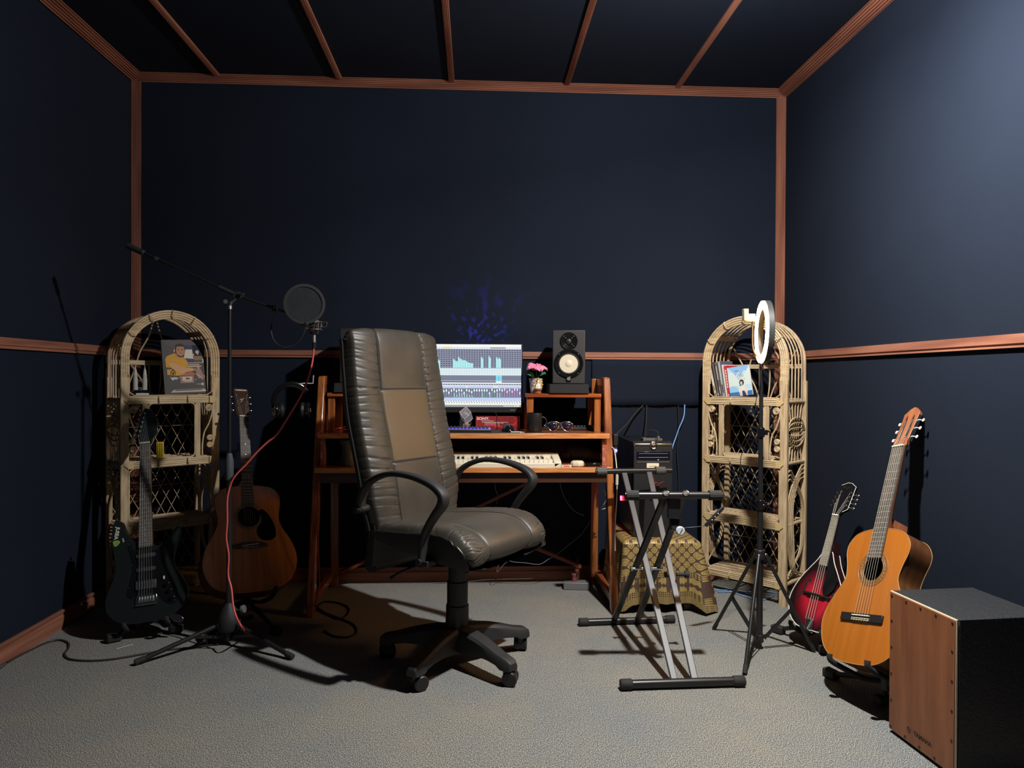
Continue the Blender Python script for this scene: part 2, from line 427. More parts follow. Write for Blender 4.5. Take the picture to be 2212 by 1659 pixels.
    # seat
    def ztop(y, x):
        a = abs(x)/.262
        z = interp([(-.25, .555), (-.1, .572), (.05, .586), (.15, .584), (.22, .560), (.25, .525), (.26, .497)], y)
        return z
    sp = spl([(0, -.25, .560), (0, -.1, .574), (0, .03, .588), (0, .12, .592), (0, .19, .580), (0, .235, .552), (0, .258, .520), (0, .252, .490), (0, .222, .470)], 8)
    nS = len(sp)-1
    def seat(u, v):
        i = min(int(v*nS), nS-1); k = v*nS-i; p = sp[i].lerp(sp[i+1], k); tg = (sp[i+1]-sp[i]).normalized(); nrm = Vector((0, -tg.z, tg.y))
        a = u*2-1; aa = abs(a); hw = interp([(0, .225), (.2, .25), (.55, .265), (.8, .258), (1, .235)], v)
        h = .012*(1-min(1, aa/.55)**2)**.5 if aa < .55 else .014*math.sqrt(max(0, 1-((aa-.775)/.225)**2))
        h -= .004*math.exp(-((aa-.55)/.012)**2)
        sd = 1 if a > 0 else -1
        if aa > .62:
            n1 = noise.noise(Vector((v*8, sd, aa*3))); h -= .0065*(1-abs(sin(v*62+7*n1+3*aa)))**3*min(1, (aa-.62)*5)*(.3+1.2*abs(n1)+.5*v)
        edge = max(0, (aa-.90)/.10); h -= .020*edge**2
        q = p+nrm*h; return Vector((a*hw, q.y, q.z))
    mb = MB(); mb.grid(seat, 80, 130); so = mb.build('seat', leather, t, angle=80)
    st = MB()
    for a in (.215, .232, .768, .785):
        for k in range(70):
            v = .1+.85*k/70; st.tube([seat(a, v)+Vector((0, 0, .001)), seat(a, v+.006)+Vector((0, 0, .001))], .0009, 4)
    st.build('stitching', MATS['grey_thread'], so)
    sb = MB()
    def under(u, v):   # black side wall and underside
        i = min(int(v*nS), nS-1); k = v*nS-i; p = sp[i].lerp(sp[i+1], k); hw = interp([(0, .225), (.2, .25), (.55, .265), (.8, .258), (1, .235)], v); tg = (sp[i+1]-sp[i]).normalized(); q_ = p - Vector((0, -tg.z, tg.y))*.018
        low = interp([(-.25, .500), (0, .478), (.15, .462), (.235, .458)], min(p.y, .235)); yy = min(p.y, .262)
        rows = [(-1, q_.z, q_.y), (-1.0, lerp(p.z-.03, low, .5), yy), (-.97, low+.004, yy*.99), (-.5, low-.012, yy*.95), (.5, low-.012, yy*.95), (.97, low+.004, yy*.99), (1.0, lerp(p.z-.03, low, .5), yy), (1, q_.z, q_.y)]
        a, z, y = rows[round(u*7)]; return Vector((a*hw*.995, y, max(z, low-.012)))
    sb.grid(under, 7, 60); sb.tube([Vector((0, -.25, .53)) + Vector((x*.22, 0, 0)) for x in (-1, 1)], .02, 8)
    sb.build('seat_shell', leatherb, t, angle=60)
    pp = MB()
    for a in (0, 1): pp.tube([seat(a, k/40)+Vector((.001*(1 if a else -1), 0, .001)) for k in range(41)], .004, 8)
    pp.build('piping', blk, so)
    # armrests
    path = spl([(-.262, .640), (-.250, .690), (-.205, .742), (-.13, .780), (-.04, .797), (.06, .795), (.14, .778), (.195, .752), (.222, .722), (.210, .688), (.170, .650), (.128, .605), (.105, .560), (.100, .505), (.098, .478)][0:] and [(0, a, b) for a, b in [(-.258, .630), (-.250, .680), (-.215, .735), (-.15, .772), (-.075, .790), (.01, .789), (.085, .776), (.140, .756), (.170, .728), (.162, .695), (.128, .655), (.092, .608), (.070, .560), (.062, .505), (.060, .478)]], 5)
    n = len(path)
    for sx in (1, -1):
        mb = MB(); P = [Vector((sx*(.283+.012*sin(PI*min(1, i/n*1.3))), p.y, p.z)) for i, p in enumerate(path)]
        sec = [(cos(a)*abs(cos(a))**-.45 if abs(cos(a)) > 1e-3 else 0, .62*sin(a)*(abs(sin(a))**-.45 if abs(sin(a)) > 1e-3 else 0)) for a in [2*PI*k/16 for k in range(16)]]
        rad = [.0175+.007*math.exp(-((i/n-.58)/.16)**2) + (.002 if i/n < .1 else 0) for i in range(n)]
        mb.tube(P, rad, sec=sec, side=(1, 0, 0))
        ao = mb.build('armrest', blkt, t, angle=50)
        b2 = MB().cyl((sx*.275, -.258, .635), (sx*.315, -.258, .635), .013).cyl((sx*.25, .060, .480), (sx*.305, .060, .480), .012).box((sx*.262, .060, .470), (.05, .06, .02)).cyl((sx*.245, -.258, .635), (sx*.29, -.258, .635), .016)
        b2.build('bolt', blk, ao, bevel=.002)
    # mechanism, lever, gas lift
    mb = MB().box((0, -.02, .445), (.16, .24, .035)).box((0, .09, .43), (.26, .05, .02)).cyl((0, 0, .36), (0, 0, .45), .036).box((.10, .185, .452), (.035, .03, .03))
    mb.build('tilt_mechanism', blk, t, bevel=.004)
    MB().tube(spl([(.05, -.02, .43), (.15, -.05, .425), (.23, -.09, .405), (.27, -.11, .385)], 4), [.005]*10+[.005, .007, .008]).build('height_lever', blk, t)
    mb = MB().lathe([(.046, .10), (.046, .235), (.042, .24), (.042, .33), (.037, .335), (.037, .43), (.0, .43)], n=28)
    mb.build('gas_lift_cover', M('black_lift_plastic', (.010, .010, .011), .45), t, angle=30)
    # base
    mb = MB().lathe([(.0, .060), (.05, .062), (.060, .085), (.060, .125), (.054, .140), (0, .142)], n=32)
    mb.build('base_hub', blkt, t, bevel=.002)
    for k in range(5):
        a = R(24+72*k+127.5); d = Vector((cos(a), sin(a), 0)); sd = Vector((-sin(a), cos(a), 0))
        mb = MB(); prof = [(.03, .152, .062, .042), (.09, .150, .066, .038), (.15, .140, .076, .035), (.21, .124, .076, .032), (.255, .110, .070, .031), (.275, .106, .058, .030), (.305, .100, .058, .028), (.322, .088, .060, .021)]
        rows = []
        for r_, zt, zb, hw in prof:
            c = d*r_
            rows.append([c+sd*hw+Vector((0, 0, zb)), c+sd*hw*.98+Vector((0, 0, zt-.012)), c+sd*hw*.66+Vector((0, 0, zt)), c-sd*hw*.66+Vector((0, 0, zt)), c-sd*hw*.98+Vector((0, 0, zt-.012)), c-sd*hw+Vector((0, 0, zb))])
        vs_ = [p for r_ in rows for p in r_]; fs = [(i*6+j, i*6+(j+1) % 6, (i+1)*6+(j+1) % 6, (i+1)*6+j) for i in range(len(rows)-1) for j in range(6)]
        fs += [tuple(range(6)), tuple(range(len(vs_)-6, len(vs_)))]
        mb.add(vs_, fs); lg = mb.build('base_leg', blkt, t, bevel=.003, angle=40)
        wa = a + [R(60), R(100), R(-50), R(150), R(35)][k]; wd = Vector((cos(wa), sin(wa), 0)); ws = Vector((-sin(wa), cos(wa), 0)); c = d*.288
        mb = MB().cyl(c+Vector((0, 0, .04)), c+Vector((0, 0, .075)), .011)
        cc = c + wd*.012 + Vector((0, 0, .028))
        for s_ in (1, -1): mb.lathe([(0, 0), (.027, 0), (.029, .003), (.029, .017), (.025, .021), (0, .022)], cc+ws*s_*.006, ws*s_, 24)
        mb.cyl(cc-ws*.007, cc+ws*.007, .0275, n=24).cyl(c+Vector((0, 0, .035)), c+Vector((0, 0, .062)), .016, n=18)
        mb.build('castor', blk, t, angle=40)
    return t
office_chair()

# ---------------------------------------------------------------- desk
def desk():
    XLd, XRd = -.79, .685
    t = thing('studio_desk', 'reddish varnished wooden studio desk with raised shelves and a keyboard tray against the back wall', 'desk', (0, 3.75, 0))
    T = Matrix.Translation((0, -3.75, 0))
    def yf(z): return 3.44 + .225*z      # the leaning front posts
    for s_, X in ((1, XRd), (-1, XLd)):
        mb = MB().at(T)
        w = .05; th = .036
        z0, z1 = 0, 1.155
        P = [(X-th/2, yf(z0), z0), (X+th/2, yf(z0), z0), (X+th/2, yf(z0)+w, z0), (X-th/2, yf(z0)+w, z0)]
        Q = [(X-th/2, yf(z1), z1), (X+th/2, yf(z1), z1), (X+th/2, yf(z1)+w, z1), (X-th/2, yf(z1)+w, z1)]
        mb.add(P+Q, [(0, 1, 2, 3), (4, 5, 6, 7), (0, 1, 5, 4), (1, 2, 6, 5), (2, 3, 7, 6), (3, 0, 4, 7)])
        mb.build('front_post', deskz, t, bevel=.006)
        MB().at(T).box((X-s_*.02, 3.955, .575), (.04, .04, 1.15)).build('back_post', deskz, t, bevel=.003)
        MB().at(T).bar((X, yf(1.1)+.03, 1.135), (X, 3.97, 1.135), .030, .045).build('side_rail', desky, t, bevel=.002)
        MB().at(T).bar((X, yf(.05)+.03, .06), (X, 3.95, .06), .028, .04).build('side_rail', desky, t, bevel=.002)
        mb = MB().at(T @ Matrix(((0, 0, 1, X-s_*.008), (1, 0, 0, 0), (0, 1, 0, 0), (0, 0, 0, 1))))
        mb.prism([(yf(.87)+.03, .87), (yf(1.15)+.03, 1.15), (3.96, 1.15), (3.96, .87)], -.006, .006)
        mb.prism([(yf(.64)+.02, .64), (yf(.87)+.02, .87), (3.96, .87), (3.96, .64)], -.008, .008)
        mb.build('side_panel', deskd, t)
        MB().at(T).box((X-s_*.030, yf(.78)-.010, .785), (.024, .03, .150)).build('compartment_end', M('worn_red_edge', (.36, .10, .06), .35, col2=(.55, .34, .28), cscale=60, coat=.4, cramp=(.5, .7)), t, bevel=.002)
    mb = MB().at(T).box(((XLd+XRd)/2, 3.765, .862), (XRd-XLd-.03, .39, .022)); mb.build('desktop', deskx, t, bevel=.003)
    MB().at(T).box(((XLd+XRd)/2, 3.567, .861), (XRd-XLd-.02, .014, .026)).build('edge_strip', M('light_edge_wood', (.42, .15, .045), .3, col2=(.62, .27, .09), cscale=9, stretch=(1, 14, 14), coat=.5), t, bevel=.002)
    MB().at(T).box(((XLd+XRd)/2, 3.71, .700), (XRd-XLd-.03, .40, .020)).build('keyboard_tray', deskx, t, bevel=.003)
    MB().at(T).box(((XLd+XRd)/2, 3.505, .698), (XRd-XLd-.02, .014, .026)).build('edge_strip', MATS['light_edge_wood'], t, bevel=.002)
    MB().at(T).box(((XLd+XRd)/2, 3.535, .660), (XRd-XLd-.06, .022, .055)).build('apron', deskd, t, bevel=.002)
    MB().at(T).box(((XLd+XRd)/2, 3.93, .78), (XRd-XLd-.04, .012, .15)).build('back_board', deskd, t)
    MB().at(T).bar((.59, 3.955, .10), (-.72, 3.955, .66), .018, .045, (0, 1, 0)).build('brace', wood('brace_wood', (.14, .032, .014), (.26, .07, .03), 0, .4), t, bevel=.002)
    MB().at(T).bar((.47, 3.935, .66), (-.74, 3.935, .08), .018, .045, (0, 1, 0)).build('brace', MATS['brace_wood'], t, bevel=.002)
    for x0, x1 in ((.262, .652), (-.757, -.39)):
        sh = MB().at(T).box(((x0+x1)/2, 3.80, 1.062), (x1-x0, .26, .020)).build('riser_shelf', deskx, t, bevel=.003)
        for xx in (x0+.020, x1-.018):
            MB().at(T).box((xx, 3.695, .963), (.034, .022, .180)).build('riser_leg', deskz, t, bevel=.002)
            MB().at(T).box((xx, 3.905, .963), (.034, .022, .180)).build('riser_leg', deskz, t, bevel=.002)
    return t
desk()
DZ = .874; TZ = .711; SZ = 1.073

# ---------------------------------------------------------------- things on the desk
def picture(name, w, h, draw, parent, mat=None, T=Matrix()):
    mb = MB().at(T @ Matrix.Diagonal((w, h, 1, 1))); draw(mb); return mb.build(name, mat or PRINT, parent, recalc=False)
XZ = Matrix(((1, 0, 0, 0), (0, 0, -1, 0), (0, 1, 0, 0), (0, 0, 0, 1)))   # picture plane x,y -> world x,z facing -Y

def monitor():
    t = thing('computer_monitor', 'wide black computer monitor showing a bright mixing console, partly behind the chair', 'monitor', (-.055, 3.86, DZ))
    mb = MB(); w, h = .615, .372; z0 = .090
    mb.box((0, 0, z0+h/2), (w, .022, h)).box((0, .022, z0+h/2), (w*.7, .03, h*.7)); mb.build('housing', blk, t, bevel=.003)
    MB().box((0, .045, .11), (.07, .02, .22)).build('stand_neck', blk, t, bevel=.003)
    MB().box((0, .012, .005), (.10, .14, .010)).build('stand_base', blk, t, bevel=.004)
    MB().box((.255, -.012, .104), (.028, .002, .004)).build('badge', steel, t)
    def d(mb):
        rn = random.Random(3)
        W_ = (.92, .96, 1.0); mb.rect(0, 0, 1, 1, 0, (.62, .70, .85))
        mb.rect(0, .955, 1, 1, .0002, (1, 1, 1)); mb.rect(0, .93, 1, .957, .0002, (.85, .88, .92))
        mb.rect(.30, .935, .37, .957, .0004, (1, .82, .12)); mb.rect(.72, .934, .86, .957, .0004, (.38, .38, .38))
        for k in range(26): x = .02+.027*k; mb.rect(x, .942, x+.008, .950, .0004, (.45, .48, .5))
        mb.rect(0, .625, 1, .92, .0002, (.10, .11, .17)); NC = 44
        for k in range(NC+1): mb.rect(k/NC-.0018, .625, k/NC+.0022, .92, .0006, (.50, .54, .72))
        for r_ in range(9):
            y = .64+.031*r_
            mb.rect(0, y-.001, 1, y+.004, .0004, (.26, .29, .42))
            for k in range(NC): mb.rect((k+.34)/NC, y, (k+.66)/NC, y+.008, .0008, (.75, .78, .9))
        hs = {18: .10, 19: .17, 20: .14, 21: .12, 22: .105, 23: .085, 24: .07}
        hs.update({2: .1, 3: .14, 6: .12, 10: .15, 11: .13, 17: .14, 28: .175, 31: .185, 34: .17, 35: .16})
        for k, hh in hs.items():
            if k >= NC: continue
            mb.rect((k+.05)/NC, .628, (k+.5)/NC, .628+hh, .001, (.50, .95, .93)); mb.rect((k+.5)/NC, .628, (k+.93)/NC, .628+hh*(.85 if k % 3 else 1), .001, (.42, .88, .88))
        mb.rect(0, .51, 1, .62, .0004, (.70, .88, .93))
        for j in range(4):
            mb.rect(0, .52+.025*j, 1, .529+.025*j, .0006, (.97, 1, 1))
            for k in range(NC): mb.rect((k+.2)/NC, .534+.025*j, (k+.8)/NC, .538+.025*j, .0008, (.25, .42, .48))
        mb.rect(0, .42, 1, .505, .0004, (.20, .22, .30))
        for k in range(88): mb.rect(k/88, .42, k/88+.0015, .505, .0005, (.30, .34, .48))
        mb.rect(.772, .42, .825, .505, .0008, (.25, .82, 1)); mb.rect(.797, .42, .800, .505, .001, (.05, .2, .35)); mb.rect(.772, .46, .825, .463, .001, (.05, .3, .5))
        mb.rect(0, .395, 1, .410, .0004, (.05, .05, .06)); mb.rect(.772, .395, .825, .41, .0006, (1, 1, 1))
        mb.rect(0, .335, 1, .392, .0004, (.92, .94, 1))
        for k in range(NC):
            mb.rect((k+.1)/NC, .350, (k+.38)/NC, .372, .0006, (.03, .03, .05)); mb.rect((k+.5)/NC, .350, (k+.85)/NC, .372, .0006, (.05, .05, .07))
        mb.rect(0, .300, 1, .335, .0005, (.55, .68, .95))
        for k in (22, 33, 34): mb.rect(k/NC, .312, (k+.8)/NC, .33, .0007, (1, .95, .6))
        mb.rect(0, .155, 1, .300, .0004, (.20, .22, .32))
        for k in range(NC):
            c = (.38, .26, .48) if k > 36 else ((.18, .34, .36) if k % 4 == 1 else (.27, .28, .40))
            mb.rect((k+.15)/NC, .157, (k+.75)/NC, .298, .0006, c); mb.rect((k+.86)/NC, .157, (k+.97)/NC, .298, .0008, (.03, .03, .06))
            y = .20+.07*rn.random() if k < 25 or k > 30 else .25
            fc = (.95, .75, 1) if k > 36 else (1, 1, 1)
            mb.rect((k+.2)/NC, y, (k+.72)/NC, y+.035, .001, fc)
            if k in hs: mb.rect((k+.5)/NC, .157, (k+.75)/NC, .157+.45*hs[k], .0012, (.5, .98, .95))
        mb.rect(0, .10, 1, .155, .0004, (.50, .64, .95))
        for k in range(NC): mb.rect((k+.1)/NC, .105, (k+.9)/NC, .15, .0006, (.62, .74, 1)); mb.rect((k+.3)/NC, .147, (k+.6)/NC, .155, .0008, (.05, .05, .1))
        mb.rect(0, .035, 1, .10, .0004, (1, 1, .93))
        for k in range(NC): mb.rect((k+.1)/NC, .085, (k+.5)/NC, .096, .0006, (.1, .1, .2)); mb.poly([((k+.3)/NC, .062), ((k+.75)/NC, .066), ((k+.7)/NC, .080), ((k+.5)/NC, .074)], .0006, (.06, .06, .1))
        mb.rect(0, 0, 1, .034, .0004, (.33, .34, .35)); mb.rect(.84, .012, .93, .022, .0006, (1, 1, 1)); mb.rect(.935, .008, .955, .028, .0006, (.95, .85, .9)); mb.rect(.96, .008, .985, .028, .0006, (1, .9, 1))
    picture('screen', .600, .338, d, t, M('lit_screen', (0, 0, 0), .3, attr='Col', emit=(1, 1, 1), estr=.92, spec=.3), Matrix.Translation((-.300, -.0118, z0+.030)) @ XZ)
    bb = MATS['lit_screen'].node_tree; pb = bb.nodes['Principled BSDF']
    for l in list(pb.inputs['Base Color'].links): bb.links.remove(l)
    pb.inputs['Base Color'].default_value = (.01, .01, .01, 1)
monitor()

def speaker(label, x, y, rz, full=True):
    t = thing('studio_monitor_speaker', label, 'speaker', (x, y, SZ+.050), rz, 'white-coned studio speakers')
    w, d, h = .170, .22, .280
    MB().box((0, 0, h/2), (w, d, h)).build('cabinet', M('speaker_vinyl', (.020, .020, .020), .55, bump=.25, bscale=600), t, bevel=.005, seg=3)
    yf = -d/2
    ax = (0, -1, 0); c1 = (0, yf-.0005, .105); c2 = (0, yf-.0005, .222)
    mb = MB().lathe([(.076, 0), (.076, .004), (.072, .007), (.066, .007), (.060, .003), (.056, -.002)], c1, ax, 56)
    wf = mb.build('woofer', blkg, t, angle=30)
    MB().lathe([(.057, .001), (.055, .006), (.050, .006), (.047, .001)], c1, ax, 48).build('surround', rub, wf)
    MB().lathe([(.0485, .003), (.024, -.004), (.0225, -.004), (.0225, -.002), (.018, .004), (.010, .0075), (0, .008)], c1, ax, 48).build('cone', M('white_cone', (.55, .50, .39), .5, spec=.3), wf, angle=25)
    tw = MB().lathe([(.046, 0), (.046, .004), (.043, .006), (.020, .001), (.019, .004), (.016, .004)], c2, ax, 48).build('tweeter', blkg, t, angle=30)
    MB().lathe([(.016, .001), (.012, .006), (.006, .009), (0, .010)], c2, ax, 24).build('dome', M('tweeter_dome', (.03, .028, .026), .2), tw)
    for c, r_, a0, nn in ((c1, .069, 45, 4), (c2, .036, 45, 4), (c2, .023, 45, 4)):
        for k in range(nn):
            a = R(a0+90*k); MB().lathe([(0, .008), (.0022, .008), (.0022, .0035), (.0, .0035)], (c[0]+cos(a)*r_, c[1], c[2]+sin(a)*r_), ax, 8).build('screw', steel, t)
    b = MB().box((0, yf-.005, .026), (.022, .008, .022)).build('badge', blkg, t, bevel=.001)
    e = MB().torus((0, yf-.0095, .026), .0070, .0008, ax, 24, 6)
    for k in range(3):
        a = R(90+120*k); e.bar((0, yf-.0095, .026), (cos(a)*.0062, yf-.0095, .026+sin(a)*.0062), .0011, .0008)
    e.build('emblem', bone, b)
    return t
speaker('studio speaker with a white cone standing on foam at the right end of the desk', .498, 3.80, R(-8))
speaker('studio speaker mostly hidden behind the left side of the chair back', -.612, 3.80, 0)
def pad(label, x, w):
    mb = MB(); d = .26
    mb.add([(-w/2, -d/2, 0), (w/2, -d/2, 0), (w/2, d/2, 0), (-w/2, d/2, 0), (-w/2+.004, -d/2, .048), (w/2-.004, -d/2, .048), (w/2-.004, d/2, .048), (-w/2+.004, d/2, .048)], [(0, 1, 2, 3), (4, 5, 6, 7), (0, 1, 5, 4), (1, 2, 6, 5), (2, 3, 7, 6), (3, 0, 4, 7)])
    o = mb.build('foam_isolation_pad', foam, bevel=.003); o.location = (x, 3.79, SZ+.0005); return tag(o, label, 'pad', 'foam pads under the speakers')
pad('grey foam pad under the fully visible right-hand speaker', .482, .208)
pad('grey foam pad under the speaker hidden by the chair', -.618, .208)

def crochet_flower():
    p = (.318, 3.765, SZ)
    t = thing('potted_crochet_flower', 'pink crocheted flower in a white and violet cup on the raised shelf beside the monitor', 'flower', p)
    MB().lathe([(.0, 0), (.026, 0), (.030, .025), (.036, .075), (.038, .077), (.034, .074), (.0, .070)], n=28).build('cup', M('paper_cup', (.62, .60, .62), .5, col2=(.22, .14, .42), cscale=26, cramp=(.55, .58)), t, angle=40)
    MB().lathe([(.0, .068), (.034, .070), (.030, .079), (0, .082)]).build('moss', M('brown_moss', (.06, .04, .02), .9, bump=.8), t)
    MB().tube(spl([(0, 0, .075), (.003, 0, .10), (0, 0, .125)], 4), .0025).build('stem', M('green_yarn', (.025, .13, .06), .9, bump=.6, bscale=500), t)
    pink = M('pink_yarn', (.72, .15, .30), .85, col2=(.85, .28, .42), cscale=60, bump=.7, bscale=700)
    for k in range(5):
        a = R(-90+72*k+20); lift = [.20, .25, .62, .70, .35][k]
        def pf(u, v, a=a, lift=lift):
            s_ = v*.062; w = .031*sin(PI*min(1, .12+v*.86))**.7*(u*2-1); curl = .012*sin(PI*v)+.004*cos(w*400)*v
            d = Vector((cos(a), sin(a), 0)); n_ = Vector((-sin(a), cos(a), 0))
            return d*s_*cos(lift) + n_*w + Vector((0, -.004, .128 + s_*sin(lift) + curl - .010*(u*2-1)**2 - .018*v*v))
        MB().grid(pf, 12, 12).build('petal', pink, t, solid=.004, angle=80)
    MB().tube(spl([(0, 0, .13), (.002, -.004, .145), (.006, -.008, .155)], 4), .0018).build('stamen', M('dark_pink', (.4, .05, .12), .8), t)
    for a, L, zz in ((R(-20), .05, .10), (R(200), .045, .095)):
        def lf(u, v, a=a, L=L, zz=zz):
            d = Vector((cos(a), sin(a)*.5, 0)); w = .013*sin(PI*min(1, .05+v*.95))*(u*2-1); return d*(.008+L*v) + Vector((0, w*.5, zz-.012+.02*sin(v*2.4)+w))
        MB().grid(lf, 6, 10).build('leaf', MATS['green_yarn'], t, solid=.003, angle=80)
crochet_flower()
def figurine():
    t = thing('meditating_figurine', 'small white seated meditating figurine with a golden arch in front of the flower cup', 'figurine', (.325, 3.712, SZ))
    MB().lathe([(0, 0), (.018, 0), (.019, .003), (.013, .008), (.013, .012), (.020, .017), (.020, .020), (0, .021)], n=24).build('pedestal', M('copper_wood', (.26, .09, .03), .35), t)
    b = MB().ball((0, 0, .027), (.018, .010, .0065)).ball((0, 0, .040), (.0085, .0065, .014)).ball((-.009, -.002, .036), (.0035, .004, .011)).ball((.009, -.002, .036), (.0035, .004, .011)).ball((0, 0, .058), (.0055, .006, .007)).ball((0, .0005, .0655), (.003, .003, .003)).ball((0, -.007, .031), (.006, .004, .003))
    b.build('body', bone, t, angle=80)
    g = MB().torus((0, .006, .045), .022, .0022, (0, 1, 0), 32, 6, R(-40), R(220))
    for k in range(9):
        a = R(-30+30*k); g.ball((cos(a)*.024, .006, .045+sin(a)*.026), (.0045, .002, .0045), 8, 6)
    g.ball((0, .006, .075), (.004, .002, .007), 8, 6).bar((-.02, .006, .02), (-.02, .006, .04), .003, .003).bar((.02, .006, .02), (.02, .006, .04), .003, .003)
    g.build('golden_arch', M('gilt', (.65, .36, .08), .35, .7), t, angle=80)
figurine()
def mug():
    p = atz(1172, 929, DZ); p.y = 3.640; p.x = .300
    MB_ = MB()
    co = MB().lathe([(0, 0), (.047, 0), (.048, .0015), (.047, .003), (0, .003)], n=40)
    for k in range(30): a = 2*PI*k/30; co.ball((cos(a)*.047, sin(a)*.047, .0017), .0016, 6, 4)
    c = co.build('coaster', M('brown_coaster', (.05, .03, .02), .6)); c.location = (p.x, p.y, DZ); tag(c, 'thin round beaded coaster under the black mug', 'coaster')
    t = thing('coffee_mug', 'black mug with a cream inside standing on the desk under the raised shelf', 'mug', (p.x, p.y, DZ+.0035))
    MB().lathe([(0, 0), (.037, 0), (.040, .004), (.040, .094), (.0395, .0965)], n=40).build('cup', M('mug_black', (.012, .012, .012), .35), t, angle=40)
    MB().lathe([(.0395, .0965), (.0375, .0965), (.0370, .094), (.036, .012), (0, .010)], n=40).build('inside', M('mug_cream', (.80, .70, .48), .35), t, angle=40)
    MB().torus((.042, .012, .05), .024, .0045, (-.3, 1, 0), 24, 8, R(-110), R(110)).build('handle', MATS['mug_black'], t)
mug()
def sunglasses():
    t = thing('sunglasses', 'dark aviator sunglasses with thin metal frame lying open beside the mug', 'sunglasses', (.435, 3.655, DZ), R(-8))
    for s_ in (-1, 1):
        P = [(s_*(.034+.028*a), -.0+.003*abs(a), .030+.024*b) for a, b in [(-.95, .75), (-.3, 1), (.5, .95), (1, .55), (1, -.1), (.6, -.8), (0, -1), (-.6, -.6), (-.95, .1)]]
        lp = spl(P, 5, True)
        l = MB(); l.add(lp, [tuple(range(len(lp)))]).build('lens', M('dark_lens', (.010, .012, .025), .06, spec=.8), t, solid=.0015)
        MB().tube(lp, .0012, 6, closed=True).build('rim', chrome, t)
        MB().tube(spl([(s_*.063, .002, .045), (s_*.067, .02, .045), (s_*.066, .075, .040), (s_*.064, .115, .020), (s_*.063, .13, .004)], 5), .0012, 6).build('temple', chrome, t)
    MB().tube(spl([(-.008, 0, .046), (0, -.003, .047), (.008, 0, .046)], 4), .0012, 6).tube(spl([(-.010, 0, .036), (0, -.003, .040), (.010, 0, .036)], 4), .001, 6).build('bridge', chrome, t)
sunglasses()
def pc_keyboard(label, cx, cy, rz, w, d, glow):
    t = thing('computer_keyboard', label, 'keyboard', (cx, cy, DZ+(.003 if glow else 0)), rz, 'computer keyboards on the desk')
    MB().box((0, 0, .007), (w, d, .014)).build('case', blk, t, bevel=.003)
    if glow: MB().box((0, .003, .0145), (w-.01, d-.016, .0015)).build('backlight', M('violet_backlight', (.02, .01, .1), .5, emit=(.13, .08, 1), estr=2.2), t)
    n = int(w/.019); rows = 6; ks = MB()
    for r_ in range(rows):
        for k in range(n):
            ks.box((-w/2+.012+(w-.024)*(k+.5)/n, -d/2+.012+(d-.022)*(r_+.5)/rows, .0195), ((w-.024)/n*.84, (d-.022)/rows*.82, .008), taper=(.82, .8))
    o = ks.build('keycap', blkt, t, bevel=.0008, seg=1); o['kind'] = 'stuff'
pc_keyboard('black keyboard with violet backlight on the desk mat under the monitor', -.135, 3.665, 0, .43, .135, True)
pc_keyboard('second plain black keyboard under the raised shelf, behind the sunglasses', .500, 3.865, 0, .29, .12, False)
o = MB().box((0, 0, .0015), (.62, .19, .003)).build('desk_mat', M('dark_mat', (.022, .024, .027), .85, bump=.4, bscale=900), bevel=.001); o.location = (-.085, 3.672, DZ); tag(o, 'thin dark grey mouse mat under the backlit keyboard and mouse', 'mat')
def mouse():
    t = thing('computer_mouse', 'black wired mouse on the dark mat right of the backlit keyboard', 'mouse', (.165, 3.655, DZ+.0035), R(12))
    def f(u, v):
        th = PI*v; ph = 2*PI*u; x = .031*sin(th)*cos(ph); y = -.055*cos(th); z = max(0, sin(th)*sin(ph))*(.036+.006*cos(th*1.0-2.2))
        return Vector((x, y, z))
    MB().grid(f, 28, 20, cu=True).build('shell', blkg, t, angle=80)
    MB().lathe([(0, -.003), (.008, -.003), (.009, 0), (.008, .003), (0, .003)], (0, -.028, .026), (1, 0, 0), 20).build('wheel', chrome, t)
    MB().tube(spl([(0, .053, .008), (-.006, .09, .02), (-.020, .13, .06), (-.028, .17, .10)], 5), .0016, 6).build('cord', rub, t)
mouse()
def stroke_cable(pts, r, name, label, cat, mat, k=6, parent=None):
    o = MB().tube(spl(pts, k), r, 8).build(name, mat, parent, angle=80); 
    if label: tag(o, label, cat)
    return o
o = MB().box((0, 0, .0035), (.055, .016, .007)).box((.034, 0, .0035), (.014, .010, .004)).build('usb_stick', M('pale_plastic', (.45, .45, .46), .4), bevel=.001); o.location = (.205, 3.596, DZ+.0005); o.rotation_euler = (0, 0, R(-6)); tag(o, 'small grey memory stick near the front edge of the desk below the mouse', 'usb stick')
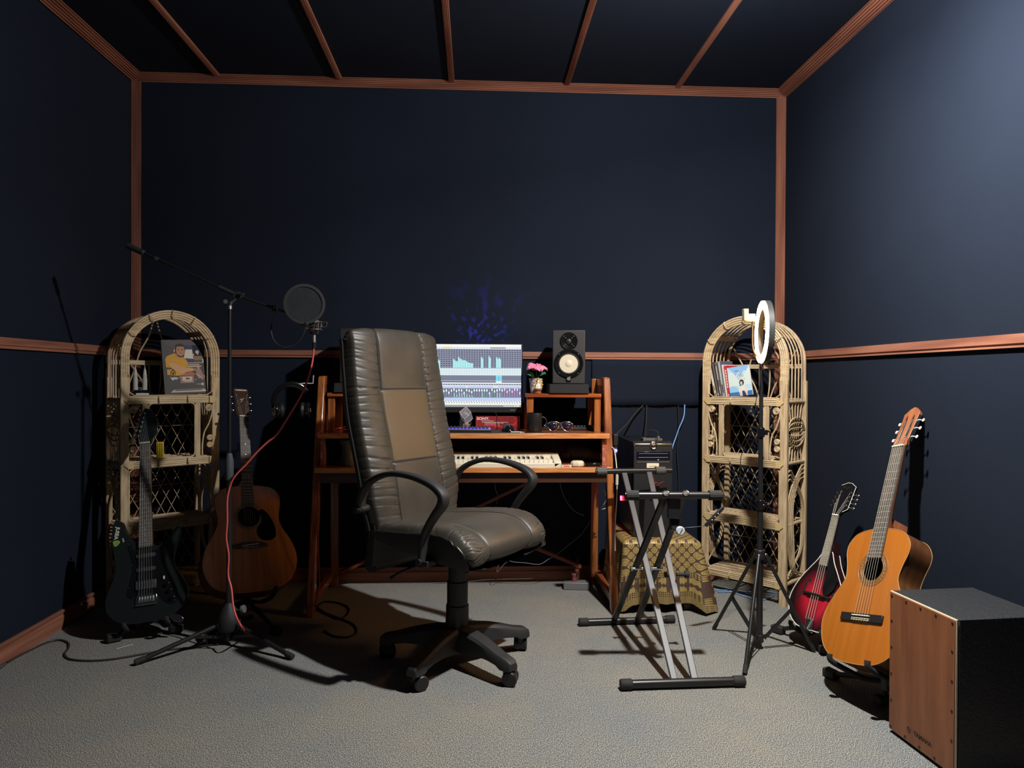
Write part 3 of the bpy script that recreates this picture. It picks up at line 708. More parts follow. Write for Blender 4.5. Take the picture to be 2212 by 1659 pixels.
def trophy():
    t = thing('crystal_trophy', 'faceted clear crystal trophy on a gold base in front of the monitor', 'trophy', (-.050, 3.745, DZ+.0005))
    MB().lathe([(.032, 0), (.032, .006), (.026, .010), (.020, .022), (.024, .032), (.014, .038)], n=8).build('base', M('gold_glass', (.70, .52, .25), .15, .8), t, angle=20)
    g = MB(); r_ = .036; cz = .080
    vs_ = [(0, 0, cz-.046), (0, 0, cz+.046)]
    for k in range(6): a = R(60*k+15); vs_.append((cos(a)*r_, sin(a)*r_, cz+(.018 if k % 2 else -.018)))
    # corner-standing cube
    g.add(vs_, [(0, 2+0, 2+1, 2+2)[:4], (0, 4, 5, 6), (0, 6, 7, 2), (1, 3, 2, 7), (1, 5, 4, 3), (1, 7, 6, 5)])
    g.build('crystal', M('crystal_glass', (.9, .92, .95), .02, trans=.85, ior=1.5, spec=.8), t, angle=10, bevel=.003)
    e = MB()
    for a, b in ((0, 2), (0, 4), (0, 6), (1, 3), (1, 5), (1, 7), (2, 3), (3, 4), (4, 5), (5, 6), (6, 7), (7, 2)): e.tube([vs_[a], vs_[b]], .0011, 5)
    e.build('bevelled_edge', M('frosted_edge', (.60, .56, .50), .3), t)
    MB().ball((0, 0, cz+.004), (.013, .013, .010), 8, 6).build('engraving', M('frost', (.55, .55, .55), .6), t, angle=80)
trophy()
def sony():
    t = thing('headphone_box', 'flat red headphone box with white lettering standing behind the mouse', 'box', (.118, 3.815, DZ+.0005), R(-1))
    MB().box((0, 0, .036), (.235, .045, .072)).build('carton', M('red_carton', (.30, .020, .022), .4, col2=(.16, .012, .015), cscale=12, spec=.5), t, bevel=.001)
    T = Matrix.Translation((0, -.0232, 0)) @ XZ
    text('lettering', 'SONY.', .020, T @ Matrix.Translation((-.078, .060, 0)), t, bone, xs=1.15, bold=.0006)
    l = MB().at(T); 
    for x0, y, w in ((-.085, .048, .065), (-.085, .041, .14), (-.07, .0365, .10)): l.box((x0+w/2, y, 0), (w, .0017, .0006))
    l.build('fine_print', bone, t)
    text('lettering', 'HEADPHONE', .013, T @ Matrix.Translation((-.030, .027, 0)), t, M('pink_print', (.75, .25, .25), .5), xs=1.05)
    s = MB()
    for k in range(4): s.at(T).tube(spl([(-.02, .012+.004*k, 0), (.05, .03-.006*k, 0), (.115, .020+.012*k, 0)], 6), .0009, 4)
    s.build('swirl_print', M('bright_red', (.65, .06, .06), .5), t)
sony()
def midi():
    t = thing('piano_keyboard', 'cream-white piano-style music keyboard lying on the tray below the desktop', 'music keyboard', (.425, 3.505, TZ+.0005))
    Wd, D = .83, .225
    mb = MB()
    mb.box((-Wd/2, .0125, .010), (Wd, .025, .020)).box((-Wd/2, .180, .027), (Wd, .09, .054)).box((-Wd/2, .08, .010), (Wd, .13, .018))
    for x in (-.018, -Wd+.018):
        mb.at(Matrix(((0, 0, 1, x), (1, 0, 0, 0), (0, 1, 0, 0), (0, 0, 0, 1)))).prism([(0, 0), (.225, 0), (.225, .054), (.17, .054), (.02, .030), (0, .024)], -.018, .018)
    mb.at(Matrix()).build('case', white, t, bevel=.003)
    kw = .0235; n = 33; x1 = -.040
    nat = [0, 1, 2, 3, 4, 5, 6]
    for i in range(n):
        x = x1-kw*(i+.5)
        MB().box((x, .080, .0265), (kw*.95, .110, .015)).build('white_key', M('key_ivory', (.70, .66, .54), .3), t, bevel=.001, seg=1)
    for i in range(n-1):
        if (i % 7) in (0, 3): continue
        x = x1-kw*(i+1); MB().box((x, .102, .037), (.012, .066, .012), taper=(.8, .95)).build('black_key', blkg, t, bevel=.001, seg=1)
midi()
def tray_bits():
    t = thing('white_remote_box', 'chunky white plastic gadget on the tray right of the music keyboard', 'gadget', (.510, 3.545, TZ+.0005))
    MB().lathe([(0, 0), (.030, 0), (.033, .004), (.033, .018), (.026, .028), (0, .029)], n=8, sx=1.05, sy=.8).build('body', cream, t, angle=30, bevel=.002)
    MB().lathe([(0, .0285), (.003, .0285), (.003, .031), (0, .031)], (-.012, -.004, 0)).lathe([(0, .0285), (.003, .0285), (.003, .031), (0, .031)], (.008, -.004, 0)).build('button', steel, t)
    t = thing('printed_card', 'small white and red printed card on the tray between music keyboard and white gadget', 'card', (.452, 3.530, TZ+.0005))
    MB().box((0, 0, .004), (.050, .034, .008)).build('box', white, t)
    MB().box((0, -.0172, .004), (.030, .0004, .004)).box((-.006, 0, .0082), (.028, .012, .0004)).build('print', M('red_print', (.5, .04, .03), .5), t)
    o = MB().box((0, 0, .007), (.075, .05, .014)).box((.012, -.012, .0155), (.022, .018, .003)).build('black_case', blkg, bevel=.004); o.location = (.590, 3.565, TZ+.0005); tag(o, 'small glossy black case at the right end of the keyboard tray', 'case')
    o = MB().lathe([(0, 0), (.045, 0), (.045, .02), (.032, .05), (.030, .09), (.042, .12), (.044, .125), (.040, .122), (.0, .10)], n=24).build('grey_cup', M('dim_grey', (.10, .10, .10), .5)); o.location = (-.64, 3.62, TZ+.0005); tag(o, 'dim grey waisted cup on the tray in the shade left of the chair', 'cup')
    o = MB().tube(spl([(0, 0, .03), (.03, .02, .05), (.09, .03, .045), (.15, .02, .03), (.20, .0, .028)], 5), [.02]*5+[.035]*8+[.028]*7+[.012], 14).build('cloth_bundle', M('brown_cloth', (.030, .026, .022), .9, bump=.8, bscale=60), angle=80); o.location = (.47, 3.72, TZ+.005); tag(o, 'dark crumpled cloth bundle behind the white gadget on the tray', 'cloth')
tray_bits()
def headphones():
    t = thing('headphones', 'black over-ear headphones hanging at the left side of the desk', 'headphones', (-.915, 3.60, 1.12), R(20))
    MB().torus((0, 0, -.09), .085, .009, (0, 1, 0), 30, 8, R(170), R(370), sec=[(cos(q)*.6, sin(q)*1.6) for q in [2*PI*j/10 for j in range(10)]]).build('headband', blkg, t)
    for s_ in (-1, 1):
        c = MB().lathe([(0, 0), (.036, 0), (.040, .010), (.040, .022), (.034, .026), (0, .027)], (s_*.062, 0, -.135), (s_, -.25, 0), 28).build('ear_cup', blkg, t, angle=30)
        MB().lathe([(.020, 0), (.038, 0), (.041, -.010), (.037, -.018), (.024, -.018), (.020, 0)], (s_*.062, 0, -.135), (s_, -.25, 0), 28).build('ear_cushion', leatherb, c)
        MB().torus((s_*.090, -.008, -.135), .010, .0012, (s_, -.25, 0), 20, 6).build('badge', chrome, c)
    MB().tube([(.03, 0, -.004), (.06, -.01, .0), (.100, -.02, .0), (.102, -.022, .040)], .0028, 8).build('hook', M('white_hook', (.55, .55, .55), .4), t)
headphones()

def copy_tree(o, parent=None):
    c = o.copy(); COL.objects.link(c); c.parent = parent
    for ch in list(o.children): copy_tree(ch, c)
    return c
# ---------------------------------------------------------------- rattan shelves
def rattan_shelf():
    W_, D = .44, .24
    t = thing('rattan_shelf', 'tall arch-topped rattan shelf in the right corner holding a few books, behind the ring lamp', 'shelf', (1.413, 3.695, 0), R(-47.9), 'rattan arch shelves')
    hw = W_/2; ZT = 1.245; RZ = (1.035, .72, .405, .105)
    for sx in (-1, 1):
        for y in (0, D):
            p = MB().tube([(sx*hw, y, 0), (sx*hw, y, .5), (sx*hw, y, ZT-.10)], [.0155, .0165, .0165], sec=[(a*(1.15 if y == 0 else .9), b*.7) for a, b in [(1, .8), (.8, 1), (-.8, 1), (-1, .8), (-1, -.8), (-.8, -1), (.8, -1), (1, -.8)]], side=(1, 0, 0)).build('post', rattan, t, angle=30)
    def arch(mb, y, rr, r, zlow=ZT-.12, n=26):
        P = [(-rr, y, zlow)] + [(-cos(PI*k/n)*rr, y, ZT+sin(PI*k/n)*rr) for k in range(n+1)] + [(rr, y, zlow)]
        mb.tube(P, r, 8)
    mb = MB()
    for k, o_ in enumerate((.014, .003, -.008, -.019)): arch(mb, -.006+.003*k, hw+o_, .0062)
    mb.build('front_arch', rattan2, t, angle=80)
    mb = MB(); arch(mb, D, hw, .009); mb.build('back_arch', rattan, t, angle=80)
    for k in range(5): 
        mb = MB(); arch(mb, .036+.040*k, hw+.004, .0042, RZ[0]); mb.build('arch_rod', rattan, t, angle=80)
    for a in (30, 62, 90, 118, 150):   # bindings on the front hoop, short straps over the barrel
        a = R(a); c = Vector((cos(a), 0, sin(a)))
        MB().torus((cos(a)*hw, 0, ZT+sin(a)*hw), .0215, .0028, c.cross(Vector((0, 1, 0))), 16, 6).build('binding', rattan2, t)
    for a in (38, 142):
        a = R(a); MB().box((cos(a)*(hw-.006), D/2, ZT+sin(a)*(hw-.006)), (.006, D, .030), Matrix.Rotation(-a, 3, 'Y')).build('cross_strip', rattan, t)
    # rails, slats
    for zi, z in enumerate(RZ):
        fr_ = MB()
        for q in range(4): fr_.tube([(-hw, -.006-.002*(q % 2), z-.0165+.0092*q), (0, -.007, z-.0165+.0092*q+.0008), (hw, -.006, z-.0165+.0092*q)], .0054, 8)
        fr_.box((0, .002, z-.004), (2*hw-.01, .010, .030)).build('front_rail', rattan2, t, angle=50)
        MB().cyl((-hw, D, z), (hw, D, z), .011, n=12).build('back_rail', rattan, t)
        for sx in (-1, 1): MB().cyl((sx*hw, 0, z), (sx*hw, D, z), .0105, n=12).build('side_rail', rattan, t)
        sl = MB()
        for k in range(9):
            y = .014+.0258*k; zz = z+.012 + .002*(k % 2); sl.tube([(-hw+.01, y, zz), (0, y+.003*sin(k), zz+.001), (hw-.01, y, zz)], .0048, 6)
        for x in (-.06, .07): sl.tube([(x, .0, z+.003), (x, D, z+.003)], .005, 6)
        sl.build('shelf_slats', rattan, t, angle=80)
        for x in (-.065, .075): MB().torus((x, -.004, z), .0185, .003, (1, 0, 0), 14, 6).build('binding', rattan2, t)
        for sx in (-1, 1):
            MB().box((sx*(hw-.024), -.016, z-.002), (.024, .004, .036)).add([(sx*(hw-.013), -.0175, z-.017), (sx*(hw-.013), -.0175, z+.015), (sx*(hw+.006), -.0165, z)], [(0, 1, 2)]).build('corner_wrap', M('peel_wrap', (.52, .38, .18), .5), t)
    MB().box((0, D-.004, 1.222), (W_-.02, .010, .024)).build('back_rail', rattan2, t, bevel=.002)
    # back lattice, one panel per compartment
    for z0, z1 in ((.105, .405), (.405, .72), (.72, 1.035)):
        mb = MB(); hgt = z1-z0; sl = hgt/.165; st = .0555
        for k in range(-8, 18):
            for s_ in (1, -1):
                xa = -hw + st*k; xb = xa + s_*.165; za, zb = z0, z1
                # clip to the opening
                def clip(xa, za, xb, zb):
                    for lim in (-hw, hw):
                        inside = (lambda x: x >= lim-1e-6) if lim < 0 else (lambda x: x <= lim+1e-6)
                        if not inside(xa) and not inside(xb): return None
                        if inside(xa) != inside(xb):
                            q = (lim-xa)/(xb-xa); xm, zm = lim, za+(zb-za)*q
                            if inside(xa): xb, zb = xm, zm
                            else: xa, za = xm, zm
                    return xa, za, xb, zb
                c = clip(xa, za, xb, zb)
                if c and abs(c[1]-c[3]) > .01: mb.tube([(c[0], D+.003*s_, c[1]), (c[2], D+.003*s_, c[3])], .0021, 5)
        mb.tube([(-hw, D-.003, (z0+z1)/2+.01), (hw, D-.003, (z0+z1)/2+.01)], .0018, 5)
        mb.build('lattice_panel', rattan, t)
    # fan of canes above the second shelf
    for s_ in (-1, 1):
        for pts in ([(0+s_*.004, ZT+hw), (s_*.03, ZT+.12), (s_*.075, ZT+.03), (s_*.10, ZT-.06), (s_*.15, 1.05)], [(s_*.185, ZT+.08), (s_*.12, ZT-.03), (s_*.06, 1.12), (s_*.03, 1.04)], [(s_*.03, ZT-.02), (s_*.028, 1.12), (s_*.018, 1.04)]):
            MB().tube(spl([(x, D, z) for x, z in pts], 6), .0042, 6).build('fan_cane', rattan, t)
    # inner frame with scrolls in the middle compartment
    zl, zh = RZ[1]+.016, RZ[0]-.016
    for sx in (-1, 1):
        MB().box((sx*.128, -.002, (zl+zh)/2), (.026, .014, zh-zl)).build('inner_post', rattan, t, bevel=.003)
        def coil(cx, cz, r0, name='scroll'):
            P = [(cx+cos(a)*r0*(1-a/(2*PI*2.6)*.85), -.010, cz+sin(a)*r0*(1-a/(2*PI*2.6)*.85)) for a in [2*PI*2.6*i/44 for i in range(45)]]
            MB().tube(P, .0036, 6).lathe([(0, 0), (r0*.9, 0), (r0*.9, .008), (0, .008)], (cx, -.004, cz), (0, 1, 0), 18).build(name, rattan2, t, angle=60)
        coil(sx*.182, .988, .019); coil(sx*.187, .832, .015); coil(sx*.187, .795, .015)
        MB().tube(spl([(sx*.202, -.008, .990), (sx*.198, -.008, .955), (sx*.182, -.008, .905), (sx*.160, -.008, .862), (sx*.150, -.008, .80), (sx*.150, -.008, .74)], 6), .0042, 6).build('scroll_stem', rattan2, t)
    def rrect(x0, x1, z0, z1, r_, y, rad):
        P = []
        for cx, cz, a0 in ((x1-r_, z1-r_, 0), (x0+r_, z1-r_, 90), (x0+r_, z0+r_, 180), (x1-r_, z0+r_, 270)):
            P += [(cx+cos(R(a0+q))*r_, y, cz+sin(R(a0+q))*r_) for q in (0, 22, 45, 67, 90)]
        return MB().tube(P, rad, 6, closed=True)
    rrect(-.113, .113, zl+.003, zh-.003, .022, -.006, .0042).build('inner_frame', rattan2, t, angle=80)
    for z0, z1 in ((RZ[2], RZ[1]), (RZ[3], RZ[2])): rrect(-hw+.020, hw-.020, z0+.020, z1-.020, .028, -.006, .0042).build('inner_frame', rattan2, t, angle=80)
    MB().tube([(-hw+.02, -.006, 1.16), (-hw+.02, -.006, 1.075), (-hw+.045, -.006, 1.056), (hw-.045, -.006, 1.056), (hw-.02, -.006, 1.075), (hw-.02, -.006, 1.16)], .0036, 6).build('inner_frame', rattan2, t)
    # side work
    for sx in (-1, 1):
        X = sx*hw
        for k in range(5):
            y = .040+.040*k; b = (y-D/2)*.35
            MB().tube(spl([(X+sx*.003, y, RZ[0]), (X+sx*.003, y-b, .93), (X+sx*.003, y-b*1.3, .88), (X+sx*.003, y-b, .83), (X+sx*.003, y, RZ[1])], 4), .0042, 6).build('side_cane', rattan, t)
        for k, hgt in enumerate((.075, .048, .022)):
            for s2 in (1, -1):
                MB().tube(spl([(X+sx*.010, .003, .88), (X+sx*.010, .05, .88+s2*hgt*.75), (X+sx*.011, D/2, .88+s2*hgt), (X+sx*.010, D-.05, .88+s2*hgt*.75), (X+sx*.010, D-.003, .88)], 5), .0036, 6).build('side_bow', rattan, t)
        for k in range(4):
            o_ = .022*k
            MB().tube(spl([(X+sx*.004, D-.012, .70-o_), (X+sx*.007, D-.06-o_*.3, .69-o_), (X+sx*.009, .045+o_*.75, .56-o_*.5), (X+sx*.010, .022+o_*1.0, .40), (X+sx*.009, .045+o_*.9, .26+o_*.3), (X+sx*.008, .085+o_*.6, .17), (X+sx*.004, D-.02, .125)], 7), .0044, 6).build('side_cane', rattan, t)
            if k < 3: MB().tube(spl([(X+sx*.004, .015, .66-o_), (X+sx*.008, .05, .685-o_), (X+sx*.008, .09, .66-o_), (X+sx*.009, D-.030-o_*.5, .52), (X+sx*.009, D-.018-o_*.6, .40), (X+sx*.009, D-.045-o_*.5, .26), (X+sx*.006, .06, .16), (X+sx*.004, .02, .13)], 7), .0042, 6).build('side_cane', rattan, t)
    return t
rs = rattan_shelf()
rs2 = copy_tree(rs); rs2.location = (-1.534, 3.684, 0); rs2.rotation_euler = (0, 0, R(42.2)); rs2['label'] = 'tall arch-topped rattan shelf in the left corner holding a framed photo, behind the electric guitar'
bpy.context.view_layer.update()
def on_shelf(s, x, y, z, rz=0, rx=0, ry=0): return s.matrix_world @ TR(x, y, z, rx=rx, ry=ry, rz=rz)
S1 = 1.035+.018

def ell(cx, cy, rx, ry, n=20, a0=0, a1=360): return [(cx+rx*cos(R(a0+(a1-a0)*i/n)), cy+ry*sin(R(a0+(a1-a0)*i/n))) for i in range(n if a1-a0 == 360 else n+1)]
def photo():
    w, h = .208, .288
    t = thing('photo_board', 'dark printed board showing a person in yellow, leaning on the left shelf', 'photo', mat=on_shelf(rs2, .092, .050, S1+.006, rz=R(-8), rx=R(-8), ry=R(-2.5)))
    MB().box((0, .006, h/2), (w, .012, h)).build('board', M('board_black', (.02, .02, .02), .6), t, bevel=.001)
    def d(m):
        m.rect(0, 0, 1, 1, 0, (.085, .085, .08)); m.poly([(.55, .75), (1, .62), (1, 1), (.0, 1), (.2, .88)], .0002, (.11, .095, .10))
        m.rect(.52, .80, .72, .90, .0003, (.05, .06, .13)); m.poly([(.50, .66), (.73, .645), (.71, .82), (.55, .82)], .0005, (.62, .58, .47))
        m.rect(.72, .66, 1, .9, .0002, (.05, .06, .09)); m.poly(ell(.83, .77, .042, .032), .0006, (.62, .58, .50)); m.poly(ell(.83, .77, .016, .012), .0008, (.3, .28, .25)); m.poly(ell(.74, .72, .012, .018), .0008, (.7, .65, .55)); m.poly(ell(.84, .725, .012, .01), .0008, (.7, .65, .55))
        m.rect(.74, .62, .98, .695, .0004, (.28, .16, .11)); m.rect(.56, .57, .74, .645, .0004, (.06, .06, .17)); m.rect(.58, .565, .96, .578, .0006, (.5, .38, .3)); m.rect(.60, .53, .86, .545, .0006, (.55, .5, .42)); m.rect(.56, .49, .9, .518, .0006, (.5, .38, .28)); m.rect(.94, .57, .97, .64, .0008, (.6, .58, .5))
        Y1 = (.60, .31, .045); SK = (.46, .23, .12); SH = (.60, .34, .17)
        m.poly([(.07, .50), (.06, .64), (.10, .70), (.24, .745), (.30, .75), (.42, .69), (.50, .67), (.56, .62), (.59, .56), (.58, .50), (.45, .48), (.25, .48)], .0010, Y1)
        m.poly([(.30, .75), (.27, .80), (.31, .70), (.40, .66), (.47, .68), (.46, .73)], .0012, SK)
        m.poly(ell(.425, .815, .115, .115, 24), .0014, (.07, .045, .035)); m.poly(ell(.43, .80, .100, .110, 24), .0016, SK); m.poly(ell(.285, .80, .018, .030), .0016, SH)
        m.poly(ell(.42, .875, .115, .055, 20, 0, 180), .0018, (.05, .035, .03)); m.poly([(.335, .745), (.36, .70), (.43, .672), (.50, .70), (.525, .745), (.50, .715), (.43, .695), (.37, .72)], .0018, (.06, .035, .03))
        m.poly(ell(.385, .815, .020, .007), .0020, (.05, .03, .03)); m.poly(ell(.475, .812, .018, .007), .0020, (.05, .03, .03)); m.poly([(.36, .835), (.41, .84), (.41, .832), (.36, .828)], .002, (.04, .03, .03)); m.poly([(.455, .838), (.50, .83), (.50, .823), (.455, .831)], .002, (.04, .03, .03))
        m.poly([(.43, .81), (.445, .77), (.42, .765)], .0020, (.36, .16, .09)); m.poly([(.40, .755), (.47, .755), (.465, .748), (.41, .748)], .002, (.05, .03, .03)); m.poly(ell(.437, .738, .028, .007), .0022, (.6, .35, .28))
        m.poly([(.12, .55), (.20, .59), (.30, .56), (.42, .50), (.55, .485), (.68, .475), (.72, .455), (.74, .43), (.68, .415), (.55, .40), (.45, .375), (.38, .385), (.27, .44), (.17, .49)], .0024, SH); m.poly(ell(.745, .445, .035, .025), .0026, (.42, .2, .12))
        m.poly([(.08, .36), (.08, .455), (.20, .46), (.36, .42), (.46, .38), (.62, .385), (.70, .36), (.72, .34), (.30, .34)], .0022, (.62, .33, .05)); m.poly([(.36, .34), (.50, .375), (.66, .405), (.74, .36), (.72, .34)], .0023, (.45, .16, .09))
        m.poly([(.155, .36), (.165, .42), (.20, .45), (.235, .45), (.27, .42), (.28, .36), (.265, .36), (.25, .41), (.22, .435), (.20, .43), (.18, .405), (.172, .36)], .0026, (.03, .02, .02)); m.poly(ell(.218, .38, .022, .030), .0026, (.06, .03, .02))
        m.poly([(.15, .33), (.18, .305), (.25, .315), (.33, .30), (.31, .27), (.24, .275), (.20, .25), (.16, .29)], .0012, (.55, .52, .45)); m.rect(.34, .30, .40, .308, .0012, (.5, .48, .4))
        m.rect(.38, .20, .70, .335, .0008, (.34, .20, .18)); m.rect(.43, .24, .66, .315, .0010, (.58, .50, .43)); m.poly([(.5, .265), (.53, .30), (.62, .28), (.6, .27)], .0012, (.05, .04, .04)); m.rect(.47, .22, .65, .23, .0012, (.6, .5, .42))
        m.poly([(.80, .47), (.84, .495), (.87, .46), (.90, .42), (.92, .36), (.99, .31), (.96, .29), (.89, .30), (.93, .24), (.90, .235), (.86, .28), (.81, .27), (.78, .34), (.76, .40)], .0012, (.36, .22, .19)); m.poly([(.77, .37), (.95, .27), (.94, .26), (.76, .35)], .0014, (.55, .4, .35)); m.poly(ell(.82, .485, .02, .028), .0014, (.5, .36, .3))
        m.poly(ell(.90, .17, .035, .028), .0012, (.55, .45, .28)); m.rect(.76, .168, .88, .176, .0012, (.55, .5, .45)); m.rect(.735, .245, .75, .27, .0012, (.6, .55, .5))
        m.poly([(.13, .035), (.22, .085), (.92, .085), (.99, .045), (.95, .03)], .0010, (.58, .46, .38)); m.poly([(.22, .05), (.25, .082), (.88, .082), (.90, .05)], .0012, (.06, .05, .05))
        for k in range(28): x = .235+.024*k; m.rect(x, .04, x+.016, .062, .0014, (.66, .55, .48)); m.rect(x, .072, x+.007, .082, .0014, (.6, .5, .45))
    picture('photo_print', w-.004, h-.004, d, t, T=Matrix.Translation((-w/2+.002, -.0006, .002)) @ XZ)
photo()
def towers():
    t = thing('twin_tower_souvenir', 'silver twin-tower souvenir with a skybridge on a dark base on the left shelf', 'souvenir', mat=on_shelf(rs2, -.125, .075, S1))
    MB().box((0, 0, .009), (.10, .07, .018)).box((0, 0, .024), (.072, .05, .012)).build('base', blkg, t, bevel=.002)
    MB().box((0, -.0355, .010), (.06, .001, .008)).build('plaque', steel, t)
    for s_ in (-1, 1):
        MB().lathe([(.0115, .030), (.0115, .085), (.0100, .088), (.0100, .105), (.0085, .108), (.0075, .122), (.0050, .132), (.0022, .140), (.0012, .150), (0, .160)], (s_*.022, 0, 0), n=12).build('tower', M('brushed_silver', (.55, .54, .50), .35, .3), t, angle=25)
    MB().box((0, 0, .078), (.024, .006, .004)).bar((-.010, 0, .062), (0, 0, .077), .0015, .0015).bar((.010, 0, .062), (0, 0, .077), .0015, .0015).build('skybridge', chrome, t)
    MB().lathe([(.016, .030), (.016, .040), (.008, .043), (0, .044)], n=16).build('podium', chrome, t)
towers()
def perforated():
    t = thing('yellow_perforated_case', 'small yellow case dotted with dark holes behind the neck of the electric guitar', 'case', mat=on_shelf(rs2, -.035, .06, .72+.018, rz=R(-30)))
    MB().box((0, 0, .040), (.034, .018, .080)).build('case', M('signal_yellow', (.62, .42, .03), .45), t, bevel=.003)
    h = MB()
    for i in range(3):
        for j in range(7): h.cyl((-.010+.010*i, -.0088, .010+.010*j), (-.010+.010*i, -.0094, .010+.010*j), .0030, n=8)
    h.build('holes', blk, t)
perforated()
# books on the right shelf: spines lean to the left, the last shows its cover
def book(label, x, w, h, d, ry, spine, cover, y=.02, zb=0, deco=None):
    t = thing('book', label, 'book', mat=on_shelf(rs, x, y, S1+zb, ry=R(ry)), group='books on the right rattan shelf')
    MB().box((w/2, d/2, h/2), (w, d, h)).build('cover', cover, t, bevel=.0008)
    MB().box((w/2, -.0004, h/2), (w*.96, .0012, h*.98)).build('spine', spine, t)
    MB().box((w/2, d/2+.002, h/2+.0006), (w*.7, d-.004, h)).build('pages', bone, t)
    if deco:
        g = MB(); 
        for z0, z1, cc in deco: g.rect(w*.25, z0*h, w*.75, z1*h, 0, cc)
        picture('spine_print', 1, 1, lambda m: [m.rect(w*.25, z0*h, w*.75, z1*h, 0, cc) for z0, z1, cc in deco], t, T=Matrix.Translation((0, -.0014, 0)) @ XZ)
bw = M('book_white', (.60, .56, .47), .5); bd = M('book_dark', (.05, .05, .055), .5); bg = M('book_grey', (.28, .30, .30), .5); br = M('book_red', (.55, .03, .04), .45); bo = M('book_ochre', (.62, .34, .10), .5); bv = M('book_violet', (.11, .10, .17), .5); bt = M('book_taupe', (.12, .10, .09), .5)
book('white-spined book with an orange foot, leaning outermost on the left of the books', -.178, .012, .195, .13, -13, bw, bd, deco=[(.15, .33, (.62, .34, .06)), (.18, .30, (.08, .06, .03)), (.60, .85, (.45, .42, .35)), (0, .12, (.04, .04, .05))])
book('thin dark brown book leaning between the white-spined and the taupe book', -.160, .009, .185, .13, -12, bt, bd, deco=[(.05, .12, (.5, .5, .5))])
book('taupe slim book with a pale title, leaning left of the grey-spined book', -.146, .010, .19, .13, -11, bt, bt, deco=[(.5, .9, (.45, .42, .36)), (.1, .3, (.4, .36, .30))])
book('grey-spined book with a violet cover, left of the white and red books', -.131, .014, .198, .14, -10, bg, bv, deco=[(.12, .35, (.05, .05, .07)), (.45, .95, (.42, .44, .42))])
book('plain white thin book squeezed between the grey-spined and the red book', -.112, .009, .178, .13, -9.5, bw, bw)
book('bright red spined book with white capital lettering on the right shelf', -.100, .013, .172, .13, -9, br, br, deco=[(.30+.085*k, .36+.085*k, (.75, .6, .55)) for k in range(7)]+[(.05, .10, (.75, .5, .5))])
def coverbook():
    w, h = .118, .160
    t = thing('book', 'front-facing book with a pale blue sky cover on the right shelf', 'book', mat=on_shelf(rs, -.078, .004, S1, rz=R(12), rx=R(-5), ry=R(-9)), group='books on the right rattan shelf')
    MB().box((w/2, .007, h/2), (w, .014, h)).build('cover', M('sky_cover', (.35, .46, .55), .4), t, bevel=.0008)
    MB().box((w/2+.001, .007, h/2), (w, .010, h-.004)).build('pages', bone, t)
    def d(m):
        m.rect(0, 0, 1, 1, 0, (.40, .52, .62)); m.poly([(.05, 1), (.95, 1), (.9, .8), (.75, .85), (.6, .72), (.5, .82), (.35, .70), (.2, .85)], .0002, (.22, .38, .60))
        m.poly([(0, .35), (.0, .75), (.12, .85), (.26, .80), (.34, .66), (.5, .6), (.6, .72), (.78, .74), (.9, .9), (1, .92), (1, .35)], .0004, (.52, .58, .55)); m.poly([(0, .15), (0, .30), (.1, .36), (.25, .36), (.40, .28), (.5, .15)], .0006, (.24, .43, .60)); m.rect(0, 0, 1, .15, .0008, (.04, .12, .30))
        m.poly([(.46, 0), (.40, .22), (.44, .34), (.50, .38), (.66, .38), (.74, .30), (.80, .12), (.76, 0)], .0010, (.55, .54, .48)); m.poly(ell(.58, .45, .105, .10, 20), .0012, (.01, .02, .03)); m.poly([(.47, .44), (.49, .33), (.56, .33), (.55, .50)], .0013, (.03, .14, .20)); m.poly(ell(.57, .43, .050, .062), .0014, (.55, .36, .30)); m.poly([(.54, .26), (.55, .36), (.60, .36), (.66, .26), (.62, .17), (.56, .17)], .0014, (.60, .56, .48)); m.poly([(.56, 0), (.56, .17), (.66, .17), (.74, 0)], .0016, (.02, .03, .12)); m.poly([(.46, 0), (.46, .16), (.52, .12), (.54, 0)], .0016, (.55, .36, .30)); m.poly([(.72, 0), (.70, .12), (.76, .16), (.80, 0)], .0016, (.55, .36, .30))
        m.rect(.30, .865, .48, .872, .0008, (.08, .1, .12)); m.rect(.34, .84, .52, .852, .0008, (.05, .07, .1))
        for p in ([(.40, .62), (.50, .75), (.56, .64)], [(.52, .62), (.58, .76), (.62, .62)], [(.60, .64), (.66, .72), (.70, .63)]):
            m.poly([p[0], p[1], (p[1][0]+.012, p[1][1]), (p[0][0]+.014, p[0][1])], .0012, (.10, .08, .07)); m.poly([p[1], p[2], (p[2][0]+.012, p[2][1]), (p[1][0]+.012, p[1][1])], .0012, (.10, .08, .07))
        for x, y, l in ((.42, .57, .10), (.55, .575, .06), (.66, .55, .12), (.44, .60, .05)): m.poly([(x, y), (x+l*.5, y+.02), (x+l, y), (x+l, y-.006), (x+l*.5, y+.012), (x, y-.007)], .0012, (.10, .08, .07))
    picture('cover_art', w, h, d, t, T=Matrix.Translation((0, -.0005, 0)) @ XZ)
coverbook()

